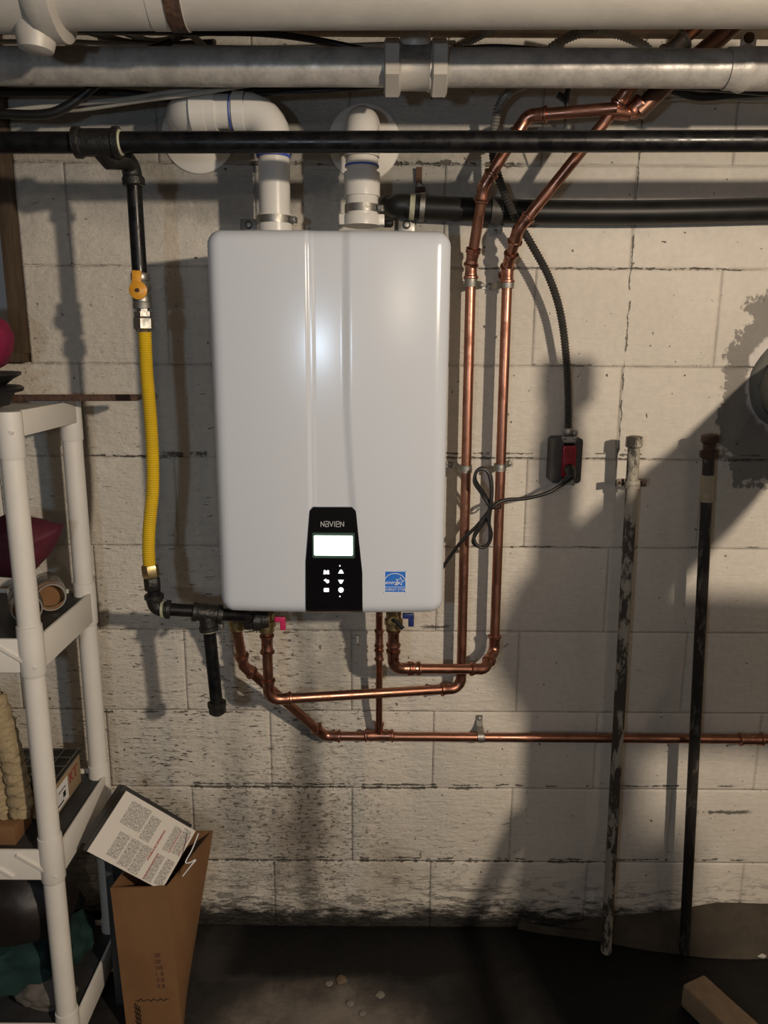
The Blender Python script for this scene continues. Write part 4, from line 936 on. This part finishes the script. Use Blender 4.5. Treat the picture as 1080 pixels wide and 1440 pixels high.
# ------------------------------------------------------------------ brick and rubble
b0 = PZ(960, 1384, .06); b1 = PZ(998, 1366, .06); b2 = PZ(1078, 1440, .06)
u = (b1 - b0); u.z = 0; u.normalize(); v = (b2 - b1); v.z = 0; v = (v - u * v.dot(u)).normalized()
bw = .068; blen = .20
bm = bmesh.new(); R = Matrix((u, v, Vector((0, 0, 1)))).transposed()
if R.determinant() < 0: R = Matrix((u, v, -Vector((0, 0, 1)))).transposed()
ce = b0 + u * bw / 2 + v * blen / 2; ce.z = .0305
box(bm, ce, (bw, blen, .060), rot=R, bev=.004, seg=2); bmesh.ops.subdivide_edges(bm, edges=bm.edges, cuts=2, use_grid_fill=True); rough(bm, .0012, 60)
solo('brick', bm, M['cement_brick'], 'loose tan brick on dark floor in bottom right corner', 'brick', sharp=60)
deb = [(1018, 1316, .012, 'pale chip on the footing ledge right of both stand pipes'), (948, 1322, .010, 'pale chip on the ground between the old stand pipes'), (1068, 1344, .014, 'flat pale stone at the right edge of the floor')]
def pebble(c, r, m, label, flat=.5, seed=0, cat='stone', name='pebble'):
    bm = bmesh.new(); bmesh.ops.create_icosphere(bm, subdivisions=2, radius=r)
    for v_ in bm.verts:
        v_.co *= 1 + .35 * mnoise.noise(v_.co / r * 1.3 + Vector((seed, 0, 0))); v_.co.z *= flat
    zmin = min(v_.co.z for v_ in bm.verts); bmesh.ops.translate(bm, vec=(c.x, c.y, c.z - zmin), verts=bm.verts)
    return solo(name, bm, m, label, cat)
M['pale'] = mat('pale_chip', (.40, .38, .33), .8, c2=(.3, .28, .24), sc=60)
for k, (x, y, r, lb) in enumerate(deb):
    c = PZ(x, y, 0.0)
    pebble(c, r, M['pale'], lb, .45, k)
M['leafy'] = mat('mud_lump', (.13, .09, .055), .8, c2=(.08, .055, .035), sc=60)
M['chalk'] = mat('chalk_chip', (.17, .155, .13), .8, c2=(.12, .11, .09), sc=60)
for k, (x, y, r, m_, lb) in enumerate(((480, 1379, .014, 'leafy', 'brown lump on lit floor below heater'), (463, 1384, .009, 'chalk', 'grey chip left of the brown lump on floor'),
                                       (535, 1400, .011, 'chalk', 'grey flake on floor right of the brown lump'), (492, 1412, .010, 'chalk', 'pale flake on floor below the brown lump'), (510, 1426, .008, 'chalk', 'small pale flake nearest the bottom edge of photo'))):
    pebble(PZ(x, y, 0), r, M[m_], lb, .25, k + 9)

# ------------------------------------------------------------------ shelving unit
SX, SFY, SRY = -.660, 1.352, 1.618; SLX = SX - .80
rack = thing('shelf_rack', 'white plastic shelving unit with round posts at left', 'shelf', (SX - .4, (SFY + SRY) / 2, 0))
tiers = [(1.388, .046), (.969, .066), (.527, .066), (.115, .066)]
for x in (SX, SLX):
    for y in (SFY, SRY):
        bm = bmesh.new(); tube(bm, [(x, y, 0), (x, y, 1.36)], .0205, 24); obj('post', bm, M['shelf'], rack)
        for zt, hh_ in tiers:
            bm = bmesh.new(); lathe(bm, (x, y, zt + .022), (x, y, zt - hh_ - .012), [(0, .0208), (.0005, .0228), (.03, .0238), (hh_ + .028, .0238), (hh_ + .034, .0208)], 24) if zt < 1.3 else lathe(bm, (x, y, zt - .001), (x, y, zt - hh_ - .04), [(0, .0205), (.0005, .0228), (hh_ + .034, .0228), (hh_ + .039, .0208)], 24)
            obj('socket', bm, M['shelf'], rack)
for zt, hh_ in tiers:
    bm = bmesh.new(); zc = zt - hh_ / 2; t_ = .007
    for x in (SX + .016, SLX - .016): box(bm, (x, (SFY + SRY) / 2, zc), (t_, SRY - SFY - .03, hh_), bev=.0015)
    for y in (SFY - .014, SRY + .014): box(bm, ((SX + SLX) / 2, y, zc), (SX - SLX - .03, t_, hh_), bev=.0015)
    for k in range(9):
        x = SLX + .06 + k * .085; dd_ = .05 if k % 2 == 0 else -.05
        pa_ = Vector((x, SFY - .0195, zt - .008)); pb2 = Vector((x + .075, SFY - .0195, zt - hh_ + .008)); d = pb2 - pa_
        box(bm, (pa_ + pb2) / 2, (d.length, .005, .005), rot=(0, math.atan2(-d.z, d.x), 0))
    obj('tier_frame', bm, M['shelf'], rack)
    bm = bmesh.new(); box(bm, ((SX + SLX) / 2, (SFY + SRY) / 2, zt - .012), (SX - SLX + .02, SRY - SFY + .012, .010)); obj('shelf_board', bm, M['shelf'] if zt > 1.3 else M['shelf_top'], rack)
    if zt < 1.3: pass

# things on the top board
bm = bmesh.new(); a = P(-60, 562, 1.52); b_ = P(196, 553.5, 1.56); zt_ = 1.3885
d = b_ - a; d.z = 0
box(bm, ((a.x + b_.x) / 2, (a.y + b_.y) / 2, 1.3965 + .001), (d.length, .05, .010), rot=(0, 0, math.atan2(d.y, d.x)), bev=.0015)
box(bm, ((a.x + b_.x) / 2, (a.y + b_.y) / 2 - .022, 1.4035), (d.length, .005, .004), rot=(0, 0, math.atan2(d.y, d.x)))
solo('metal_strip', bm, M['rusty'], 'long dark metal strip on top shelf, jutting out right', 'metal strip')
def blob(name, c, s, m, label, cat, seed=0, amp=.18, f=1.6, sub=4, base=None, group=None, crease=0):
    bm = bmesh.new(); bmesh.ops.create_icosphere(bm, subdivisions=sub, radius=1)
    for v_ in bm.verts:
        p_ = v_.co.copy(); q_ = p_ * f + Vector((seed * 7.3, seed, 0))
        k_ = 1 + amp * mnoise.noise(q_) + amp * .5 * abs(mnoise.noise(q_ * 2.3)) + crease * (1 - abs(mnoise.noise(q_ * 3.1)) * 3) * .3
        v_.co = Vector((p_.x * s[0], p_.y * s[1], p_.z * s[2])) * k_
    zm = min(v_.co.z for v_ in bm.verts)
    for v_ in bm.verts: v_.co.z = max(v_.co.z, zm * .8)
    zm = min(v_.co.z for v_ in bm.verts); dz = (base - zm) if base is not None else c[2]
    bmesh.ops.translate(bm, vec=(c[0], c[1], dz), verts=bm.verts); return solo(name, bm, m, label, cat, group)
# dark tray and magenta bundle
c = P(-2, 540, 1.46)
bm = bmesh.new(); lathe(bm, (c.x - .06, 1.45, 1.3885), (c.x - .06, 1.45, 2), [(0, .075), (.022, .085), (.026, .10), (.032, .103), (.036, .098), (.036, .08), (.03, .075)], 28)
solo('plastic_tray', bm, M['dark_plastic'], 'black round tray on top shelf at left edge', 'tray')
bm = bmesh.new(); lathe(bm, (c.x - .06, 1.45, 1.4252), (c.x - .06, 1.45, 2), [(0, .07), (.012, .085), (.02, .10), (.025, .1), (.025, .06)], 28)
solo('plastic_tray', bm, M['dark_plastic'], 'black tray stacked on the other, under magenta bundle', 'tray')
blob('cloth_bundle', (c.x - .050, 1.45, 0), (.085, .08, .062), M['magenta'], 'magenta cloth bundle on top shelf at left edge', 'cloth', 3, base=1.4515)
# middle board: jars and a maroon bag
def jar(px, py, Y, r, L, label, ang):
    c = P(px, py, Y); c.z = .9685 - .0055 + r + .001 if False else .9625 + r
    d = Vector((-math.sin(ang), math.cos(ang), 0)); t = thing('glass_jar', label, 'jar', (c.x, c.y, .9625))
    bm = bmesh.new(); lathe(bm, c, c + d, [(0, r * .80), (0, r * .86), (.016, r * .86), (.022, r), (L, r), (L + .004, r * .9), (L + .004, 0.0005)], 28, closed=False)
    lathe(bm, c, c + d, [(0, r * .80), (.018, r * .80), (.026, r * .93), (L - .004, r * .93), (L - .002, .0005)], 28, closed=False); obj('glass', bm, M['glass'], t)
    bm = bmesh.new(); lathe(bm, c + d * .03, c + d, [(0, r * .70), (0, r * .86), (L - .045, r * .86), (L - .045, r * .7)], 22); obj('contents', bm, M['card'], t)
    bm = bmesh.new(); lathe(bm, c - d * .0005, c + d, [(0, r * .82), (0, r * .9), (.006, r * .9), (.006, r * .86)], 28, closed=False); obj('rim', bm, M['steel'], t)
jar(72, 838, 1.50, .032, .085, 'open glass jar on its side with brown contents, further right', .5)
jar(38, 858, 1.43, .032, .10, 'open glass jar on its side with brown contents, further left', .5)
bm = bmesh.new()
# pointed maroon bag, soft wedge
prof = [P(-30, 742, 1.44), P(10, 722, 1.45), P(50, 729, 1.46), P(91, 739, 1.47), P(84, 757, 1.47), P(70, 782, 1.46), P(50, 802, 1.45), P(20, 812, 1.44), P(-30, 812, 1.43)]
cen = sum(prof, Vector()) / len(prof)
f_, b2_ = [], []
for lay, (k, dy) in enumerate(((.0, -.050), (.45, -.046), (.8, -.03), (1.0, -.004), (1.0, .004), (.8, .035), (.45, .05), (0, .052))):
    if k == 0: f_.append([bm.verts.new(cen + Vector((0, dy, 0)))]); continue
    pr = []
    for i in range(len(prof) * 4):
        q_ = prof[i // 4].lerp(prof[(i // 4 + 1) % len(prof)], (i % 4) / 4); w_ = cen + (q_ - cen) * k + Vector((0, dy, 0)); w_ += mnoise.noise_vector(w_ * 18) * .006; pr.append(bm.verts.new(w_))
    f_.append(pr)
for A, B in zip(f_, f_[1:]):
    nA, nB = len(A), len(B)
    for i in range(max(nA, nB)):
        j = (i + 1) % max(nA, nB)
        if nA == 1: bm.faces.new((A[0], B[j], B[i]))
        elif nB == 1: bm.faces.new((A[i], A[j], B[0]))
        else: bm.faces.new((A[i], A[j], B[j], B[i]))
solo('fabric_bag', bm, M['maroon'], 'maroon pointed fabric bag lying on the jars', 'bag', sharp=80)
# lower board: carton with wire sheet, knitted blanket, brown carton
ZL = .5205
xr_ = -.690; cart = thing('carton', 'kraft carton with red letters under black wire grid', 'box', (xr_ - .11, 1.49, ZL))
bm = bmesh.new(); box(bm, (xr_ - .11, 1.518, ZL + .038), (.22, .145, .074), bev=.002); obj('box_body', bm, mat('pale_kraft', (.30, .22, .13), .8, c2=(.24, .17, .10), sc=12), cart)
bm = bmesh.new(); box(bm, (xr_ + .0006, 1.486, ZL + .034), (.0012, .06, .05)); lb_ = obj('paper_label', bm, M['print_white'], cart)
bm = bmesh.new(); box(bm, (xr_ + .0015, 1.495, ZL + .030), (.001, .012, .012)); box(bm, (xr_ + .0015, 1.475, ZL + .018), (.001, .03, .003)); box(bm, (xr_ + .0015, 1.485, ZL + .045), (.001, .035, .002)); obj('print', bm, M['rubber'], lb_)
text_mesh('lettering', 'KT', .036, (xr_ + .0008, 1.548, ZL + .044), mat('red_print', (.35, .03, .035), .6, sc=60), cart, rot=(PI / 2, 0, PI / 2))
grid = thing('wire_grid', 'black sheet with pale square wire grid on the carton', 'grid', (xr_ - .1, 1.49, ZL + .076))
bm = bmesh.new(); box(bm, (xr_ - .108, 1.516, ZL + .0785), (.225, .16, .005), bev=.001); obj('backing', bm, M['rubber'], grid)
for k in range(8):
    bm = bmesh.new(); tube(bm, [(xr_ - .215 + .0305 * k, 1.438, ZL + .0825), (xr_ - .215 + .0305 * k, 1.594, ZL + .0825)], .0013, 6); obj('wire', bm, M['steel'], grid)
for k in range(5):
    bm = bmesh.new(); tube(bm, [(xr_ - .217, 1.442 + .036 * k, ZL + .0838), (xr_ + .002, 1.442 + .036 * k, ZL + .0838)], .0013, 6); obj('wire', bm, M['steel'], grid)
c = P(0, 1205, 1.35)
bm = bmesh.new(); box(bm, (-.810, 1.396, ZL + .0215), (.155, .075, .042), bev=.002); solo('carton', bm, M['card'], 'small flat brown carton under knitted blanket, lower shelf', 'box')
bk = thing('knitted_blanket', 'tan knitted blanket folded upright on the lower shelf', 'blanket', (-.78, 1.392, ZL + .043))
for k in range(3):
    bm = bmesh.new(); xk = -.732 - .040 * k; top = .845 - .012 * k; pts = []; rr = []
    for i in range(91):
        t = i / 90; z = ZL + .044 + (top - ZL - .044) * t
        pts.append(Vector((xk - .012 * t * t * 3 + .0012 * math.sin(i * .8), 1.392 + .0012 * math.sin(i * .8), z))); rr.append((.0215 + .0011 * math.sin(i * 1.57 + k)) * (1 if t < .9 else max(.25, math.sqrt(max(0, 1 - ((t - .9) / .1) ** 2)))) * (1 if t > .04 else .7))
    tube(bm, pts, rr, 20)
    for v_ in bm.verts: v_.co += mnoise.noise_vector(v_.co * 70) * .0026
    obj('fold', bm, M['knit'], bk)
# bottom board
ZB = .1085
blob('leather_bag', (-.79, 1.44, 0), (.125, .085, .095), M['dark_cloth'], 'dark shiny leather bag under the lower shelf', 'bag', 5, .12, base=.255)
blob('cloth_pile', (-.825, 1.455, 0), (.12, .075, .080), M['teal'], 'crumpled teal cloth on the bottom shelf', 'cloth', 8, .35, 1.8, base=ZB, crease=.25)
blob('cloth_pile', (-.712, 1.52, 0), (.042, .055, .055), M['teal'], 'smaller teal cloth right of the front post, bottom shelf', 'cloth', 11, .3, 1.8, base=ZB)
blob('cloth_pile', (-.72, 1.40, 0), (.06, .035, .03), M['grey_cloth'], 'grey cloth at front of bottom shelf beside the post', 'cloth', 14, .3, base=ZB)
bm = bmesh.new(); c = P(104, 1268, 1.60); q = [(c.x + .036 * math.cos(t) * (1 if math.sin(t) > 0 else .75), c.z + .05 * math.sin(t)) for t in [2 * PI * k / 24 for k in range(24)]]
prism(bm, q, 1.572, 1.587); box(bm, (c.x - .01, 1.579, c.z - .125), (.022, .012, .21), bev=.004)
solo('black_paddle', bm, M['rubber'], 'black rounded paddle standing behind front post, bottom shelf', 'paddle')

# ------------------------------------------------------------------ tall carton and the tilted box in it
H0 = .38
T_ = dict(C=PZ(236, 1247, H0), L=PZ(155, 1249, H0), R=PZ(300, 1168, H0))
T_['B'] = Vector((T_['L'].x + .035, T_['R'].y - .002, H0))
Bt = dict(C=Vector((T_['C'].x + .012, T_['C'].y + .005, 0)), L=Vector((T_['L'].x + .010, T_['L'].y + .005, 0)), R=Vector((-.462, 1.545, 0)), B=Vector((-.575, 1.55, 0)))
cb = thing('cardboard_box', 'tall open brown cardboard box on floor beside shelving', 'box', (-.51, 1.48, 0))
def panel3(name, a, b, c, d, m, inward, root, th=.004):
    """quad a,b (top) c,d (bottom, under b,a) with thickness"""
    bm = bmesh.new(); nrm = inward.normalized() * th; N_ = 6
    def surf(off):
        g = []
        for i in range(N_ + 1):
            row = []
            for j in range(N_ + 1):
                u_, v_ = i / N_, j / N_
                q_ = a.lerp(b, u_).lerp(d.lerp(c, u_), v_); bul = math.sin(u_ * PI) * math.sin(v_ * PI) * .004
                row.append(bm.verts.new(q_ + off - nrm.normalized() * bul + Vector((0, 0, mnoise.noise(q_ * 30) * .001))))
            g.append(row)
        return g
    g0 = surf(Vector()); g1 = surf(nrm)
    for g in (g0, g1):
        for i in range(N_):
            for j in range(N_): bm.faces.new((g[i][j], g[i + 1][j], g[i + 1][j + 1], g[i][j + 1]))
    for i in range(N_):
        bm.faces.new((g0[i][0], g1[i][0], g1[i + 1][0], g0[i + 1][0])); bm.faces.new((g0[i][N_], g0[i + 1][N_], g1[i + 1][N_], g1[i][N_]))
        bm.faces.new((g0[0][i], g0[0][i + 1], g1[0][i + 1], g1[0][i])); bm.faces.new((g0[N_][i], g1[N_][i], g1[N_][i + 1], g0[N_][i + 1]))
    return obj(name, bm, m, root)
pf = panel3('side_panel', T_['L'], T_['C'], Bt['C'], Bt['L'], M['card'], Vector((0, 1, 0)), cb)
prt = panel3('side_panel', T_['C'], T_['R'], Bt['R'], Bt['C'], M['card'], Vector((-1, .3, 0)), cb)
panel3('side_panel', T_['R'], T_['B'], Bt['B'], Bt['R'], M['card'], Vector((0, -1, 0)), cb)
panel3('side_panel', T_['B'], T_['L'], Bt['L'], Bt['B'], M['card'], Vector((1, 0, 0)), cb)
# faint stamp and pen marks on the box face
bm = bmesh.new()
def face_pt(u_, v_, e=.0045): return T_['L'].lerp(T_['C'], u_).lerp(Bt['L'].lerp(Bt['C'], u_), v_) + Vector((0, -e, 0))
for row in range(5):
    for k in range(6):
        if random.random() < .85: q = face_pt(.66 + .028 * row, .44 + .042 * k); box(bm, q, (.0016, .0008, .010))
obj('stamp', bm, mat('faded_stamp', (.15, .07, .045), .8, sc=60), pf)
bm = bmesh.new(); random.seed(9)
for row in range(3):
    pts = [face_pt(.22 + .035 * row + .014 * math.sin(k * 2.3 + row), .76 + .0125 * k + .012 * row, .005) for k in range(13)]
    tube(bm, smoothline(pts, 3), .0007, 5)
pts = [face_pt(.24 + .045 * k, .742 + .009 * math.sin(k * 2.4), .005) for k in range(14)]; tube(bm, smoothline(pts, 3), .0007, 5)
obj('pen_marks', bm, M['rubber'], pf)
# tilted package
Lq = P(122, 1197, 1.375); Tq = P(177, 1112, 1.47); Bq = P(227, 1252, 1.43)
ux = (Bq - Lq); uy = (Tq - Lq); uy = uy - ux.normalized() * uy.dot(ux.normalized()) * .8
nn = ux.cross(uy).normalized()
if nn.y > 0: nn = -nn
Rq = Bq + (Tq - Lq)
pk = thing('tilted_package', 'dark flat package with white printed label tilted in cardboard box', 'box', Bq)
def quadbox(bm, a, b, c, d, n_, t0, t1):
    A = [bm.verts.new(q_ + n_ * t0) for q_ in (a, b, c, d)]; B = [bm.verts.new(q_ + n_ * t1) for q_ in (a, b, c, d)]
    bm.faces.new(A); bm.faces.new(B[::-1])
    for k in range(4): bm.faces.new((A[k], B[k], B[(k + 1) % 4], A[(k + 1) % 4]))
bm = bmesh.new(); e_ = .10
quadbox(bm, Lq, Tq, Rq, Bq, nn, -.026, -.001); bmesh.ops.bevel(bm, geom=bm.edges[:], offset=.002, segments=2, affect='EDGES'); obj('box_body', bm, M['dark_plastic'], pk)
n = N('printed_instructions'); 
UX, UY = ux.normalized(), (Tq - Lq).normalized(); LX, LY = ux.length, (Tq - Lq).length
def dotn(vec, org, ax, ln):
    s_ = n.new('ShaderNodeVectorMath'); s_.operation = 'SUBTRACT'; n.put(s_.inputs[0], vec); s_.inputs[1].default_value = org
    d_ = n.new('ShaderNodeVectorMath'); d_.operation = 'DOT_PRODUCT'; n.put(d_.inputs[0], s_.outputs[0]); d_.inputs[1].default_value = ax
    return n.math('DIVIDE', d_.outputs['Value'], ln)
# oblique coordinates along the two edges
ca = UX.dot(UY); sa = 1 - ca * ca
ax1 = (UX - UY * ca) / sa; ax2 = (UY - UX * ca) / sa
org = Lq
tc = n.pos(); u_ = dotn(tc, org, ax1, LX); v_ = dotn(tc, org, ax2, LY)
def rect(u0, u1, v0, v1):
    a = n.math('MULTIPLY', n.math('GREATER_THAN', u_, u0), n.math('LESS_THAN', u_, u1)); b = n.math('MULTIPLY', n.math('GREATER_THAN', v_, v0), n.math('LESS_THAN', v_, v1))
    return n.math('MULTIPLY', a, b)
cm = n.new('ShaderNodeCombineXYZ'); n.put(cm.inputs[0], n.math('MULTIPLY', u_, 62)); n.put(cm.inputs[1], n.math('MULTIPLY', v_, 16))
ink = n.ramp(n.noise(cm.outputs[0], 2.0, 3, .7), .42, .56)
m1 = rect(.20, .34, .08, .46)
for a in ((.36, .50, .04, .46), (.51, .64, .02, .46), (.13, .40, .56, .93), (.42, .56, .50, .88), (.72, .83, .02, .44), (.86, .97, .04, .44), (.74, .83, .52, .92), (.86, .96, .54, .96)): m1 = n.math('MAXIMUM', m1, rect(*a))
red = n.math('MULTIPLY', rect(.645, .67, .28, .78), n.ramp(n.noise(cm.outputs[0], 3.0, 2), .42, .5))
for a in ((.72, .74, .02, .44), (.83, .85, .52, .9), (.96, .975, .54, .9)): red = n.math('MAXIMUM', red, n.math('MULTIPLY', rect(*a), .6))
col = n.mix(n.math('MULTIPLY', n.math('MULTIPLY', ink, m1), .75), (.60, .565, .51), (.10, .095, .09)); col = n.mix(red, col, (.30, .04, .05))
n.set(col=col, rough=.6); M['label'] = n.m
bm = bmesh.new(); quadbox(bm, Lq, Tq, Rq, Bq, nn, -.0005, .0015); obj('printed_label', bm, M['label'], pk, smooth=False); 
bm = bmesh.new(); dxx = Vector((.004, .016, .002))
quadbox(bm, Lq + dxx - nn * .03, Tq + dxx - nn * .03, Rq + dxx - nn * .03, Bq + dxx - nn * .03, nn, -.03, -.0005)
solo('dark_package', bm, M['dark_plastic'], 'plain dark package standing behind the labelled one', 'box', smooth=False)
bm = bmesh.new(); tube(bm, smoothline([P(279, 1172, 1.46), P(270, 1195, 1.455), P(261, 1212, 1.45), P(267, 1213, 1.445), P(275, 1209, 1.445), P(268, 1218, 1.44), P(257, 1232, 1.44)], 5), .0014, 6); obj('string', bm, M['print_white'], pk)
bm = bmesh.new(); box(bm, (-.608, 1.60, .20), (.018, .20, .40), bev=.002); solo('slate_board', bm, M['slate'], 'narrow slate-grey board standing between rack and cardboard box', 'board')

# ------------------------------------------------------------------ unseen props added outside the frame to cast the wall shadows

M['shadow_tripod'] = mat('shadow_prop_black', (.03, .03, .03), .5, c2=(.02, .02, .02), sc=20)
TX, TY, TZ = .685, .876, .09
tp = thing('shadow_tripod', 'unseen black stand added out of frame at right to cast the shadow around the outlet', 'shadow_tripod', (TX, TY, 0))
bm = bmesh.new(); box(bm, (TX, TY + .02, 1.495 + TZ), (.080, .03, .070), bev=.014); box(bm, (TX, TY, 1.44 + TZ), (.05, .05, .06), bev=.01); obj('phone_holder', bm, M['shadow_tripod'], tp)
bm = bmesh.new(); lathe(bm, (TX, TY, 1.43 + TZ), (TX, TY, 0), [(0, .030), (.04, .034), (.045, .03), (.28, .03), (.285, .030), (.42, .030), (.62, .030), (.80, .03), (1.10, .016), (1.2, .016)], 20); obj('column', bm, M['shadow_tripod'], tp)
for a_ in (200, 325, 90):
    e = Vector((TX + .36 * math.cos(math.radians(a_)), TY - abs(.36 * math.sin(math.radians(a_))), .012)); h_ = Vector((TX + .03 * math.cos(math.radians(a_)), TY - .01, .92))
    bm = bmesh.new(); tube(bm, [h_, h_.lerp(e, .5)], .017, 12); tube(bm, [h_.lerp(e, .48), e], .012, 12); lathe(bm, h_.lerp(e, .46), e, [(0, .017), (.002, .024), (.03, .024), (.034, .016)], 12); obj('leg', bm, M['shadow_tripod'], tp)
blob('shadow_coat', (.905, .37, 0), (.066, .05, .68), M['shadow_tripod'], 'long dark coat-like shape added out of frame at right to cast shadow', 'coat', 21, .12, base=.25)  # added blob, sized to widen the shadow low on the wall
bm = bmesh.new(); box(bm, (.955, .22, .665), (.16, .03, 1.33), bev=.004); solo('shadow_board', bm, M['joist'], 'upright wooden board added out of frame at right to cast shadow', 'board')  # added blocker that shades the lower right of the wall
